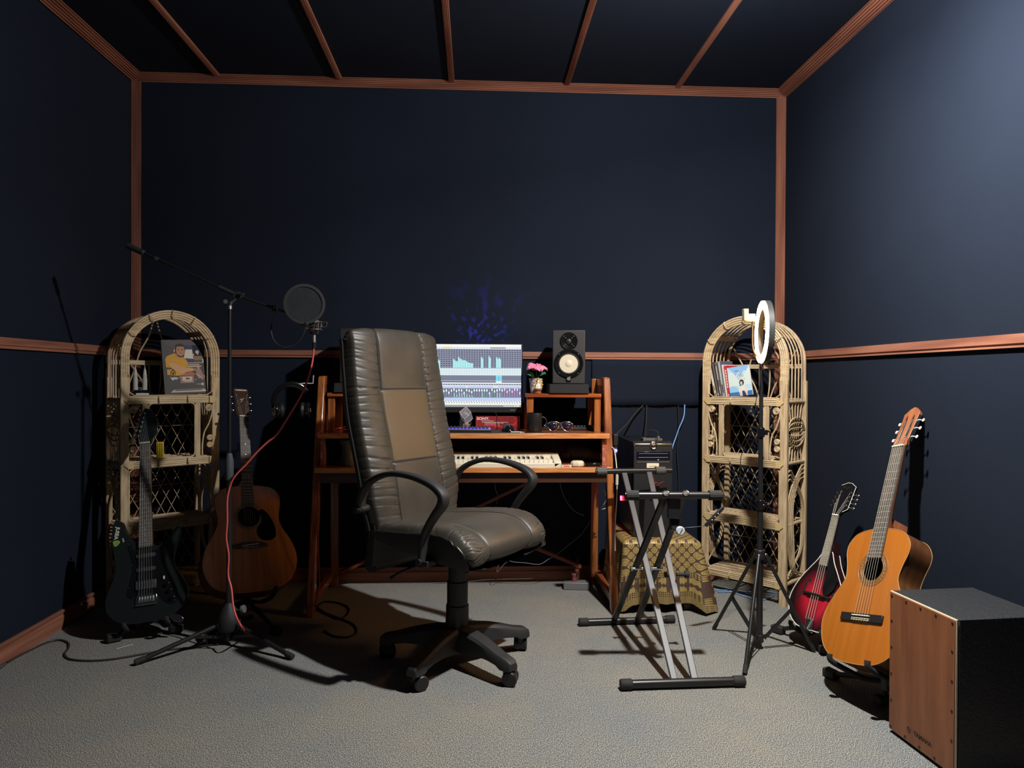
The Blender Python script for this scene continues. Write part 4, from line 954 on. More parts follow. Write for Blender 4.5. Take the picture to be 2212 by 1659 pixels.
# ---------------------------------------------------------------- guitars
nylon = M('pale_string', (.45, .40, .33), .35, .3)
def mirror(hs): return [(x, y) for x, y in hs] + [(-x, y) for x, y in hs[-2:0:-1]]
def outline(half, k=6):
    return [(p.x, p.y) for p in spl([(x, y, 0) for x, y in mirror(half)], k, True)]
def inset(out, d):
    n = len(out); r_ = []
    for i in range(n):
        a, b = Vector((*out[i-1], 0)), Vector((*out[(i+1) % n], 0)); tg = (b-a).normalized(); r_.append((out[i][0]-tg.y*d, out[i][1]+tg.x*d))
    return r_
def circ(x, y, r_, n=40): return [(x+cos(2*PI*i/n)*r_, y+sin(2*PI*i/n)*r_) for i in range(n)]
def guitar(t, half, depth, hole, scale, nut, body_top, topm, sidem, nutw, endw, fbend, fbz, neckm, boardm, frets, headpts, headm, tuners, strings, bridge_y, hole_r=.048, bind=None, tilt=15, dots=(), tm=chrome, bm=bone, sh=.009, hbt=.014, tlen=.014, stz=None, bw_=.0011):
    out = outline(half)
    MB().prism(out, -depth, -.0025, top=False).build('body', sidem, t, angle=40)
    holes = [circ(0, hole, hole_r)] if hole else []
    MB().prism(out, -.003, 0, holes=holes).build('soundboard', topm, t, bevel=.0008, seg=1, angle=30)
    if bind:
        MB().tube([(x, y, .0001) for x, y in out], bw_, 6, closed=True).build('binding', bind, t)
        MB().tube([(x, y, -depth) for x, y in out], bw_, 6, closed=True).build('binding', bind, t)
    if hole: MB().prism(circ(0, hole, hole_r+.012), -depth*.6, -depth*.6+.001).build('inside', M('guitar_inside', (.03, .015, .007), .8), t)
    # neck and fingerboard
    mb = MB(); nb = fbend
    L = nut-body_top
    rows = []
    for i in range(9):
        y = lerp(body_top-.004, nut+.004, i/8); hw = lerp(endw, nutw, (y-fbend)/(nut-fbend))/2; dp = lerp(.026, .019, i/8) + (.030*(1-i)**2 if i < 1 else 0)
        rows.append([(cos(a)*hw, y, fbz-.006+min(0, sin(a))*dp) for a in [PI+PI*k/12 for k in range(13)]])
    vs_ = [p for r_ in rows for p in r_]; mb.add(vs_, [(i*13+k, i*13+k+1, (i+1)*13+k+1, (i+1)*13+k) for i in range(8) for k in range(12)] + [tuple(range(13)), tuple(range(len(vs_)-13, len(vs_)))] + [(i*13+12, i*13, (i+1)*13, (i+1)*13+12) for i in range(8)])
    mb.build('neck', neckm, t, angle=50)
    MB().prism([(-.021, 0), (.021, 0), (.016, .050), (-.016, .050)][::1], 0, depth*.92).at(Matrix()).build('neck_heel', neckm, t).matrix_local = TR(0, body_top-.004, -depth*.95)
    def wy(y): return lerp(endw, nutw, (y-fbend)/(nut-fbend))/2
    MB().prism([(-wy(fbend), fbend), (wy(fbend), fbend), (wy(nut), nut), (-wy(nut), nut)], fbz-.006, fbz).build('fingerboard', boardm, t, bevel=.0008, seg=1)
    fr = MB()
    for n in range(1, frets+1):
        y = nut-scale*(1-2**(-n/12))
        if y < fbend+.002: break
        fr.tube([(-wy(y), y, fbz), (wy(y), y, fbz)], .0011, 5)
    for n in dots:
        y = nut-scale*(1-2**(-(n-.5)/12))
        for x in ((0,) if n % 12 else (-.009, .009)): fr.cyl((x, y, fbz), (x, y, fbz+.0004), .0028, n=10)
    fr.build('frets', M('fret_silver', (.62, .60, .54), .35, .6), t)
    MB().box((0, nut+.0025, fbz+.001), (nutw, .005, .008)).build('nut', bm, t, bevel=.0008, seg=1)
    # head
    HT = Matrix.Translation((0, nut+.004, fbz-.004)) @ Matrix.Rotation(R(tilt), 4, 'X').inverted()
    hd = MB().at(HT).prism(headpts, -hbt, 0).build('headstock', headm, t, bevel=.0015, seg=2)
    tun_pos = []
    for i, (tx, ty, sd) in enumerate(tuners):
        g = MB().at(HT)
        if stz == 'classic':
            g.cyl((tx-.012*sd*0-.010, ty, -.006), (tx+.010, ty, -.006), .0045, n=10).cyl((sd*.031, ty-.0, -.006), (sd*.048, ty-.002, -.010), .002, n=8).ball((sd*.054, ty-.003, -.011), (.0055, .008, .0035), 10, 8)
        else:
            g.cyl((tx, ty, 0), (tx, ty, .003), .0055, n=14).cyl((tx, ty, 0), (tx, ty, .011), .0030, n=10)
            ex = sd*tlen; g.cyl((tx, ty, -hbt-.004), (tx+ex, ty, -hbt-.004), .0022, n=8).ball((tx+ex+sd*.007, ty, -hbt-.004), (.008, .0065, .0032), 10, 8)
        g.build('tuner', tm, t, angle=60); tun_pos.append(HT @ Vector((tx, ty, .004 if stz != 'classic' else .001)))
    ns = strings
    for i in range(ns):
        q = i/(ns-1)-.5 if ns != 8 else ((i//2)/3-.5)*.94+(i % 2-.5)*.06; xs, xn = q*.058*(endw/.062), q*nutw*.80
        tp = tun_pos[i if stz != 'mando' else i]
        MB().tube([(xs, bridge_y, sh), (xn, nut+.002, fbz+.0045), tp], .0005+.0002*(ns-1-i)/ns, 5).build('string', nylon if i < ns/2 else M('plain_string', (.45, .42, .36), .35, .3), t)
    return HT
spruce = M('orange_spruce', (.335, .098, .009), .30, col2=(.385, .122, .014), cscale=3, stretch=(14, .6, 1), coat=.35, spec=.5)
cl_side = wood('dark_mahogany', (.075, .028, .010), (.13, .05, .018), 1, .35, .3)
mahog = wood('neck_mahogany', (.22, .07, .030), (.32, .11, .045), 1, .4, .2)
rosew = M('rosewood_board', (.060, .050, .042), .5, col2=(.11, .09, .075), cscale=40, stretch=(3, .4, 1))
ebony = M('ebony', (.014, .013, .013), .35)

# classical guitar
t = thing('classical_guitar', 'orange classical guitar with a pale rosette leaning on a stand behind the box drum', 'guitar', mat=frame((1.316, 2.415, .161), (.388, .319, .865), (-.884, -.137, .447)) @ Matrix.Scale(1.04, 4), group=None)
half = [(0, 0), (.09, .008), (.152, .048), (.181, .115), (.179, .170), (.152, .232), (.124, .280), (.117, .308), (.125, .350), (.139, .395), (.136, .430), (.108, .465), (.055, .482), (0, .485)]
guitar(t, half, .096, .335, .65, .81, .485, spruce, cl_side, .052, .062, .372, .0075, mahog, rosew, 19,
       [(-.026, 0), (.026, 0), (.030, .03), (.035, .135), (.036, .155), (.016, .178), (0, .186), (-.016, .178), (-.036, .155), (-.035, .135), (-.030, .03)], mahog,
       [(-.016, .045, -1), (-.016, .085, -1), (-.016, .122, -1), (.016, .122, 1), (.016, .085, 1), (.016, .045, 1)], 6, .157, hole_r=.0435, bind=M('cream_binding', (.42, .24, .09), .4), tilt=10, tm=bone, stz='classic')
mb = MB().prism(circ(0, .335, .064), 0, .0006, holes=[circ(0, .335, .0435)]); mb.build('rosette', M('rosette_mosaic', (.14, .055, .015), .4, col2=(.24, .11, .032), cscale=260, cdetail=1, cramp=(.45, .55)), t)
mb = MB()
for r_ in (.0445, .052, .0645): mb.torus((0, .335, .0007), r_, .0006, (0, 0, 1), 48, 4)
for k in range(30):
    a = 2*PI*k/30; mb.tube([(cos(a)*.053, .335+sin(a)*.053, .0008), (cos(a+.1)*.0575, .335+sin(a+.1)*.0575, .0008), (cos(a+.2)*.053, .335+sin(a+.2)*.053, .0008)], .0006, 4)
mb.build('rosette_lines', M('rosette_gold', (.28, .14, .05), .4), t)
br_ = MB().box((0, .157, .004), (.185, .028, .008)).build('bridge', ebony, t, bevel=.002)
MB().box((0, .163, .0095), (.078, .003, .004)).box((0, .1475, .0085), (.078, .0022, .003)).box((0, .153, .0085), (.078, .0022, .003)).build('saddle', bone, br_)
mb = MB()
for i in range(6): mb.tube([(-.029+.0116*i, .160, .010), (-.029+.0116*i, .146, .011), (-.027+.0116*i, .142, .006)], .0011, 5)
mb.build('string_tie', brass, br_)
mb = MB().box((.034, .085, -.018), (.003, .12, .014)); mb.at(Matrix()); o = mb.build('tuner_plate', chrome, t); o.matrix_local = Matrix.Translation((0, .814, .0035)) @ Matrix.Rotation(R(10), 4, 'X').inverted() @ Matrix.Translation((0, 0, .010))
MB().box((-.0, 0, 0), (.062, .030, .002)).at(Matrix()).build('slot_face', mahog, t).matrix_local = Matrix.Translation((0, .83, .0))
sl = MB()
for sx in (-1, 1): sl.prism([(p[0]+sx*.015, p[1]*1+.087) for p in ell(0, 0, .0055, .058, 24)], .0002, .0008)
o = sl.build('string_slot', M('slot_dark', (.012, .006, .004), .8), t); o.matrix_local = Matrix.Translation((0, .814, .0035)) @ Matrix.Rotation(R(10), 4, 'X').inverted()

# steel-string acoustic
t = thing('acoustic_guitar', 'brown steel-string acoustic guitar with a black pickguard in the shade between left shelf and desk', 'guitar', mat=frame((-1.02, 3.329, .159), (-.188, .435, .881), (.441, -.764, .471)) @ Matrix.Scale(1.03, 4))
half = [(0, 0), (.10, .006), (.172, .042), (.204, .110), (.205, .165), (.186, .225), (.155, .280), (.140, .315), (.137, .345), (.142, .380), (.147, .415), (.143, .455), (.112, .490), (.055, .503), (0, .505)]
HT = guitar(t, half, .11, .352, .65, .8655, .505, M('amber_spruce', (.40, .13, .032), .28, col2=(.58, .22, .055), cscale=3, stretch=(14, .6, 1), coat=.4), cl_side, .043, .055, .405, .0075, mahog, rosew, 20,
       [(-.0215, 0), (.0215, 0), (.030, .028), (.036, .17), (.034, .176), (0, .178), (-.034, .176), (-.036, .17), (-.030, .028)], M('dark_brown_head', (.05, .028, .02), .3),
       [(-.024, .052, -1), (-.025, .095, -1), (-.026, .138, -1), (.026, .138, 1), (.025, .095, 1), (.024, .052, 1)], 6, .2155, hole_r=.050, bind=M('dark_binding', (.03, .02, .015), .4), tilt=12, dots=(5, 7, 9, 12), tlen=.012)
text('brand_lettering', 'YAMAHA', .0135, HT @ Matrix.Translation((0, .166, .0004)), t, bone, bold=.0004)
mb = MB().at(HT); mb.tube(spl([(-.009, .100, .001), (-.005, .108, .001), (.0, .104, .001), (.010, .114, .001)], 4), .0011, 5).tube(spl([(.002, .108, .001), (-.002, .094, .001), (-.008, .088, .001)], 4), .0011, 5); mb.build('brand_emblem', bone, t)
MB().prism(circ(0, .352, .064), 0, .0005, holes=[circ(0, .352, .0500)]).build('rosette', M('dull_rosette', (.22, .13, .07), .4), t)
pg = [(p.x, p.y) for p in spl([(.046, .372, 0), (.060, .385, 0), (.083, .365, 0), (.108, .320, 0), (.118, .275, 0), (.112, .245, 0), (.085, .232, 0), (.052, .240, 0), (.034, .262, 0), (.034, .293, 0), (.052, .318, 0), (.056, .345, 0)], 5, True)]
MB().prism(pg, .0002, .0016).build('pickguard', blkg, t)
br_ = MB().prism([(-.080, .203), (-.04, .199), (.04, .199), (.080, .203), (.080, .217), (.03, .228), (-.03, .228), (-.080, .217)], 0, .007).build('bridge', rosew, t, bevel=.0015)
MB().bar((-.036, .2125, .0085), (.036, .2185, .0085), .003, .004).build('saddle', bone, br_)
mb = MB()
for i in range(6): mb.ball((-.027+.0108*i, .205, .0085), .0028, 8, 6)
mb.build('bridge_pins', bone, br_)

# mandolin
t = thing('mandolin', 'red-to-black sunburst mandolin with f-holes leaning on a stand left of the classical guitar', 'mandolin', mat=frame((1.411, 2.941, .094), (.349, .202, .915), (-.816, -.415, .403)))
half = [(0, 0), (.060, .004), (.105, .038), (.126, .095), (.122, .145), (.098, .205), (.068, .255), (.042, .295), (.028, .325), (.020, .340), (0, .345)]
bur = M('red_sunburst', (.45, .012, .03), .16, coat=.6)
nt = bur.node_tree; bs = nt.nodes['Principled BSDF']; tc = nt.nodes.new('ShaderNodeTexCoord'); mp = nt.nodes.new('ShaderNodeMapping'); mp.inputs['Location'].default_value = (0, -.87, 0); mp.inputs['Scale'].default_value = (8.1, 6.6, 0)
gr = nt.nodes.new('ShaderNodeTexGradient'); gr.gradient_type = 'QUADRATIC_SPHERE'; gr.gradient_type = 'SPHERICAL'; rp = nt.nodes.new('ShaderNodeValToRGB')
rp.color_ramp.elements[0].position = .14; rp.color_ramp.elements[0].color = (.010, .004, .005, 1); rp.color_ramp.elements[1].position = .62; rp.color_ramp.elements[1].color = (.38, .010, .024, 1); e_ = rp.color_ramp.elements.new(.34); e_.color = (.12, .004, .010, 1)
nt.links.new(tc.outputs['Object'], mp.inputs[0]); nt.links.new(mp.outputs[0], gr.inputs[0]); nt.links.new(gr.outputs['Color'], rp.inputs[0]); nt.links.new(rp.outputs[0], bs.inputs['Base Color'])
HT = guitar(t, half, .050, 0, .35, .50, .345, bur, M('black_red_side', (.03, .006, .008), .2, coat=.4), .030, .040, .275, .016, M('mandolin_neck', (.03, .01, .01), .3), M('mandolin_board', (.15, .12, .09), .5, col2=(.24, .20, .15), cscale=30), 20,
       [(-.015, 0), (.015, 0), (.022, .018), (.042, .034), (.042, .045), (.036, .150), (.022, .158), (.010, .166), (-.010, .166), (-.022, .158), (-.036, .150), (-.042, .045), (-.042, .034), (-.022, .018)], blkg,
       [(-.026, .052, -1), (-.025, .074, -1), (-.024, .096, -1), (-.023, .118, -1), (.023, .118, 1), (.024, .096, 1), (.025, .074, 1), (.026, .052, 1)], 8, .040, bind=bone, tilt=14, dots=(5, 7, 10, 12), bw_=.0020, tm=chrome, sh=.012, hbt=.012, tlen=.018)
mb = MB().at(HT).tube([(x*.97, y, .0006) for x, y in [(.022, .018), (.042, .034), (.042, .045), (.036, .150), (.022, .158), (.010, .166), (-.010, .166), (-.022, .158), (-.036, .150)]], .0012, 5); mb.build('head_binding', bone, t)
MB().at(HT).tube(spl([(-.022, .138, .001), (-.012, .143, .001), (-.004, .137, .001), (.006, .143, .001), (.020, .137, .001)], 5), .0009, 4).build('script_logo', brass, t)
br_ = MB().box((0, .148, .006), (.130, .009, .012)).box((0, .148, .015), (.085, .007, .006)).cyl((-.03, .148, .008), (-.03, .148, .014), .006, n=12).cyl((.03, .148, .008), (.03, .148, .014), .006, n=12).build('bridge', ebony, t, bevel=.0015)
fh = MB()
for sx in (-1, 1):
    P = spl([(sx*.052, .198, 0), (sx*.047, .205, 0), (sx*.056, .207, 0), (sx*.064, .195, 0), (sx*.066, .172, 0), (sx*.072, .150, 0), (sx*.083, .128, 0), (sx*.094, .118, 0), (sx*.090, .128, 0)], 5); n = len(P)
    fh.tube([(p.x, p.y, .0006) for p in P], [.0018+.0028*sin(PI*i/(n-1)) for i in range(n)], sec=[(cos(q), .18*sin(q)) for q in [2*PI*j/8 for j in range(8)]], side=(1, 0, 0)); fh.cyl((sx*.050, .199, 0), (sx*.050, .199, .0010), .0048, n=12); fh.cyl((sx*.092, .122, 0), (sx*.092, .122, .0010), .0055, n=12)
fh.build('f_holes', M('hole_black', (.004, .003, .003), .9), t)
MB().prism([(.021, .335), (.040, .300), (.062, .262), (.080, .225), (.076, .190), (.055, .160), (.038, .152), (.022, .175), (.0205, .275)], .009, .0105).build('pickguard', blkg, t)
MB().box((0, .022, .006), (.036, .050, .006)).box((0, -.002, -.006), (.030, .006, .03)).build('tailpiece', chrome, t, bevel=.003)
MB().lathe([(0, 0), (.006, 0), (.006, .004), (.004, .010), (0, .012)], (0, 0, -.025), (0, -1, 0), 12).build('strap_button', chrome, t)

# electric guitar
t = thing('electric_guitar', 'black double-cutaway electric guitar on a stand in front of the left shelf', 'guitar', mat=frame((-1.421, 3.16, .085), (-.147, .312, .939), (.111, -.938, .329)))
pts = [(0, 0), (.07, .003), (.13, .030), (.162, .085), (.160, .130), (.140, .178), (.117, .215), (.107, .25), (.112, .29), (.128, .335), (.140, .375), (.134, .400), (.116, .398), (.098, .366), (.074, .335), (.048, .322), (.032, .330), (-.032, .345), (-.048, .350), (-.072, .378), (-.092, .415), (-.106, .450), (-.126, .458), (-.140, .425), (-.143, .37), (-.133, .31), (-.124, .26), (-.128, .215), (-.150, .16), (-.166, .11), (-.155, .055), (-.11, .014), (-.05, 0)]
eo = [(p.x, p.y) for p in spl([(x, y, 0) for x, y in pts], 5, True)]
eblk = M('black_lacquer', (.012, .016, .015), .20, coat=.7)
MB().prism(eo, -.044, 0).build('body', eblk, t, bevel=.009, seg=4, angle=60)
pk = [(p.x, p.y) for p in spl([(-.062, .108, 0), (-.040, .118, 0), (0, .122, 0), (.040, .118, 0), (.075, .075, 0), (.110, .062, 0), (.128, .085, 0), (.126, .125, 0), (.105, .175, 0), (.085, .215, 0), (.082, .262, 0), (.096, .315, 0), (.088, .338, 0), (.060, .318, 0), (.040, .305, 0), (-.040, .305, 0), (-.062, .335, 0), (-.075, .330, 0), (-.062, .285, 0), (-.055, .235, 0), (-.068, .175, 0), (-.078, .130, 0)], 5, True)]
MB().prism(pk, .0002, .0022).build('pickguard', M('pickguard_black', (.006, .007, .008), .12, coat=.5), t)
for y, hb in ((.285, 0), (.225, 0)):
    p_ = MB().prism([(p[0], p[1]) for p in ell(-.031, y, .009, .009, 10, 90, 270)] + ell(.031, y, .009, .009, 10, -90, 90), .002, .008).build('pickup', M('pickup_grey', (.05, .05, .052), .4), t, bevel=.0015)
    mb = MB()
    for i in range(6): mb.cyl((-.026+.0104*i, y, .008), (-.026+.0104*i, y, .0088), .0022, n=8)
    mb.build('pole_piece', steel, p_)
p_ = MB().box((0, .158, .006), (.084, .038, .008)).build('pickup', MATS['pickup_grey'], t, bevel=.002); mb = MB()
for j in (-.009, .009):
    for i in range(6): mb.cyl((-.026+.0104*i, .158+j, .010), (-.026+.0104*i, .158+j, .0108), .0022, n=8)
mb.build('pole_piece', steel, p_)
br_ = MB().box((0, .092, .003), (.086, .040, .005)).box((0, .074, .006), (.086, .003, .010)).build('bridge', chrome, t, bevel=.001)
for i in range(6): MB().box((-.0275+.011*i, .096, .008), (.009, .022, .007)).build('saddle', steel, br_, bevel=.001)
for x, y in ((.088, .150), (.098, .120), (.108, .088)): MB().lathe([(.011, 0), (.011, .003), (.008, .004), (.0075, .014), (0, .0145)], (x, y, .002), n=20).build('knob', blkg, t, angle=30)
MB().box((.074, .178, .006), (.004, .014, .008)).build('selector_switch', bone, t)
MB().prism(ell(.085, .038, .030, .015, 20), 0, .003).build('jack_plate', chrome, t, bevel=.001).matrix_local = Matrix.Translation((.062, -.028, 0)) @ Matrix.Rotation(R(-30), 4, 'Z') @ Matrix.Translation((-.045, .015, 0))
mb = MB()
for x, y in ((-.064, .320), (-.058, .25), (-.072, .155), (.02, .115), (.118, .075), (.10, .19), (.084, .26), (.085, .33)): mb.cyl((x, y, .002), (x, y, .0032), .0022, n=8)
mb.build('pickguard_screw', steel, t)
fb0, fb1 = .322, .800
def ew(y): return lerp(.056, .042, (y-fb0)/(fb1-fb0))/2
MB().prism([(-ew(fb0), fb0), (ew(fb0), fb0), (ew(fb1), fb1), (-ew(fb1), fb1)], -.012, .009).build('neck', M('dark_maple', (.10, .05, .025), .35), t, bevel=.006, seg=3)
MB().prism([(-ew(fb0)*1.01, fb0), (ew(fb0)*1.01, fb0), (ew(fb1)*1.01, fb1), (-ew(fb1)*1.01, fb1)], .0085, .013).build('fingerboard', M('grey_rosewood', (.10, .088, .075), .45, col2=(.17, .15, .13), cscale=40, stretch=(3, .4, 1)), t)
fr = MB()
for n in range(1, 23):
    y = .80-.648*(1-2**(-n/12))
    if y > fb0+.002: fr.tube([(-ew(y), y, .0131), (ew(y), y, .0131)], .0012, 5)
for n in (3, 5, 7, 9, 12, 15, 17, 19, 21):
    y = .80-.648*(1-2**(-(n-.5)/12))
    for x in ((0,) if n != 12 else (-.013, .013)): fr.cyl((x, y, .013), (x, y, .0135), .003, n=10)
fr.build('frets', MATS['fret_silver'], t)
MB().box((0, .8025, .012), (.042, .005, .008)).build('nut', bone, t)
hp = [(p.x*.92, .805+(p.y-.805)*.82) for p in spl([(-.021, .805, 0), (-.027, .83, 0), (-.044, .85, 0), (-.034, .90, 0), (-.020, .96, 0), (-.004, 1.005, 0), (.020, 1.000, 0), (.052, .955, 0), (.058, .90, 0), (.056, .86, 0), (.040, .835, 0), (.021, .805, 0)], 4, True)]
MB().prism(hp, -.010, .004).build('headstock', eblk, t, bevel=.002)
TP = []
for i in range(6):
    x = -.029+.0056*i; y = .840+.0215*i; TP.append((x, y, .012)); MB().lathe([(.0065, .004), (.0065, .007), (.003, .008), (.003, .015), (0, .015)], (x, y, 0), n=14).cyl((x, y, -.013), (x-.020, y, -.013), .002, n=8).ball((x-.026, y, -.013), (.008, .007, .003), 10, 8).build('tuner', chrome, t, angle=50)
for i in range(6):
    q = i/5-.5; MB().tube([(q*.054, .094, .013), (q*.034, .803, .0165), TP[i]], .00065+.0001*(5-i), 5).build('string', steel, t)
T = Matrix.Translation((-.121, .400, .0006)) @ Matrix.Rotation(R(-100), 4, 'Z')
text('sticker_lettering', 'JUSEA', .021, T, t, bone, bold=.0006)
text('sticker_lettering', 'mm', .012, Matrix.Translation((-.094, .366, .0006)) @ Matrix.Rotation(R(-75), 4, 'Z'), t, M('grey_lettering', (.45, .45, .45), .5), bold=.0004)
MB().prism([(p.x, p.y) for p in spl([(-.136, .366, 0), (-.115, .368, 0), (-.108, .358, 0), (-.118, .346, 0), (-.130, .342, 0)], 4, True)], 0, .0008).build('plectrum_sticker', M('lime_green', (.28, .42, .10), .4, col2=(.14, .25, .02), cscale=60), t)
MB().lathe([(0, 0), (.007, 0), (.007, .003), (.004, .009), (0, .010)], (-.128, .462, -.02), (-.3, 1, 0), 12).build('strap_button', chrome, t)

# ---------------------------------------------------------------- guitar stands
bpy.context.view_layer.update()
def gmat(name): return bpy.data.objects[name].matrix_world.copy()
def inst_stand(label, G, hw, dp, feet, rear, tipz=.022, hubback=.05, ybot=0.0, ytip=.014, hubh=None):
    n = (G.to_3x3() @ Vector((0, 0, 1))); n.z = 0; n.normalize(); b0 = G @ Vector((0, ybot, -dp*.5))
    hub = G @ Vector((0, ybot-.015, -dp-hubback)); hub.z = max(.09, hub.z*.9) if hubh is None else hubh
    t = thing('instrument_stand', label, 'stand', (hub.x, hub.y, 0), group='black folding stands under the string instruments'); T = Matrix.Translation((-hub.x, -hub.y, 0))
    MB().at(T).cyl(hub-Vector((0, 0, .03)), hub+Vector((0, 0, .04)), .020, n=18).build('hub', blk, t, bevel=.002)
    for f in feet:
        f = Vector((f[0], f[1], .014)); d = (f-hub).normalized()
        MB().at(T).tube([hub, hub.lerp(f, .3)+Vector((0, 0, .004)), f], .0095, 10).build('front_leg', blkm, t)
        MB().at(T).box(f-d*.012+Vector((0, 0, .001)), (.036, .058, .032), Matrix.Rotation(math.atan2(d.y, d.x)-PI/2, 3, 'Z')).build('foot', rub, t, bevel=.006, seg=3)
    r_ = Vector((rear[0], rear[1], .012)); MB().at(T).tube([hub, r_], .009, 10).ball(r_, (.016, .016, .012), 12, 8).build('rear_leg', blkm, t)
    for s_ in (-1, 1):
        P = [hub, G @ Vector((s_*hw*.6, ybot-.025, -dp-.02)), G @ Vector((s_*hw, ybot-.020, -dp*.7)), G @ Vector((s_*hw, ybot-.016, 0)), G @ Vector((s_*hw, ybot-.008, tipz-.004)), G @ Vector((s_*hw*1.0, ybot+ytip*.4, tipz))]
        MB().at(T).tube(spl(P, 5), [.008]*6+[.0100]*20, 12).build('yoke_arm', foam, t, angle=80)
    return t
G = gmat('classical_guitar'); f1, f2 = atz(1790, 1462), atz(1905, 1528)
inst_stand('black folding stand with rubber feet under the orange classical guitar', G, .085, .10, [(f1.x, f1.y), (f2.x, f2.y)], (1.66, 2.62), ybot=.008)
G = gmat('mandolin'); f1 = atz(1676, 1366); f2 = atz(1778, 1412)
inst_stand('small black folding stand holding the red mandolin', G, .075, .05, [(f1.x, f1.y), (f2.x, f2.y)], (1.68, 3.20), ybot=.006)
G = gmat('acoustic_guitar')
inst_stand('dark stand in deep shade under the brown acoustic guitar', G, .095, .11, [(-1.16, 3.10), (-.88, 3.22)], (-1.12, 3.66), ybot=.006)
G = gmat('electric_guitar'); f1 = atz(240, 1388); f2 = atz(385, 1368)
inst_stand('black stand with flat feet under the black electric guitar', G, .085, .044, [(f1.x, f1.y), (f2.x, f2.y)], (-1.50, 3.42), ybot=.004, hubback=.06)

# ---------------------------------------------------------------- box drum
t = thing('cajon', 'box drum with a brown wooden front and black textured sides at the right edge', 'drum', mat=frame((1.358, 2.263, 0), (0, 0, 1), (-.997, -.081, 0)))
w, h, d, z0 = .289, .452, .298, .010
stone = M('pebbled_black_vinyl', (.018, .019, .022), .6, spec=.4)
nt = stone.node_tree; vo = nt.nodes.new('ShaderNodeTexVoronoi'); vo.inputs['Scale'].default_value = 95; mp = nt.nodes.new('ShaderNodeMapping'); mp.inputs['Scale'].default_value = (1, 1, 1.7); tc = nt.nodes.new('ShaderNodeTexCoord'); nz = nt.nodes.new('ShaderNodeTexNoise'); nz.inputs['Scale'].default_value = 60; nz.inputs['Distortion'].default_value = 1.5
bp = nt.nodes.new('ShaderNodeBump'); bp.inputs['Strength'].default_value = 1; bp.inputs['Distance'].default_value = .004
nt.links.new(tc.outputs['Object'], mp.inputs[0]); nt.links.new(mp.outputs[0], nz.inputs['Vector']); nt.links.new(nz.outputs[0], bp.inputs['Height']); nt.links.new(bp.outputs[0], nt.nodes['Principled BSDF'].inputs['Normal'])
MB().box((w/2, z0+h/2, -d/2-.0055), (w, h, d-.011)).build('body', stone, t, bevel=.002)
MB().box((w/2, z0+h/2, -.0040), (w, h, .006)).build('pale_ply_edge', M('pale_ply', (.62, .50, .34), .5), t, bevel=.001)
fm = wood('brown_drum_face', (.190, .062, .024), (.30, .108, .044), 1, .42, 0, 10, 10)
MB().box((w/2, z0+h/2, .0002), (w-.005, h-.006, .0030)).build('front_plate', fm, t, bevel=.001)
for fx, fy in [(a, b) for a in (.012, w-.012) for b in (.012, .098, .184, .270, .356, h-.014)]+[(a, b) for a in (.08, .145, .21) for b in (.012, h-.014)]:
    MB().lathe([(.0048, 0), (.0040, .0010), (.0018, .0012), (0, .0004)], (fx, z0+fy, .0016), (0, 0, 1), 12).build('screw', M('bronze_screw', (.05, .025, .015), .35, .6), t)
dk = M('dark_print', (.03, .015, .01), .5)
text('lettering', 'YAMAHA', .019, Matrix.Translation((.158, z0+.044, .0019)), t, dk, bold=.0006)
e = MB().torus((.098, z0+.044, .0020), .0075, .0007, (0, 0, 1), 24, 5)
for k in range(3): a = R(90+120*k); e.bar((.098, z0+.044, .0020), (.098+cos(a)*.0065, z0+.044+sin(a)*.0065, .0020), .0012, .0006)
e.build('emblem', dk, t)
for x in (.03, w-.03):
    for z in (-.03, -d+.03): MB().cyl((x, 0, z), (x, z0, z), .014, n=16).build('foot', rub, t)

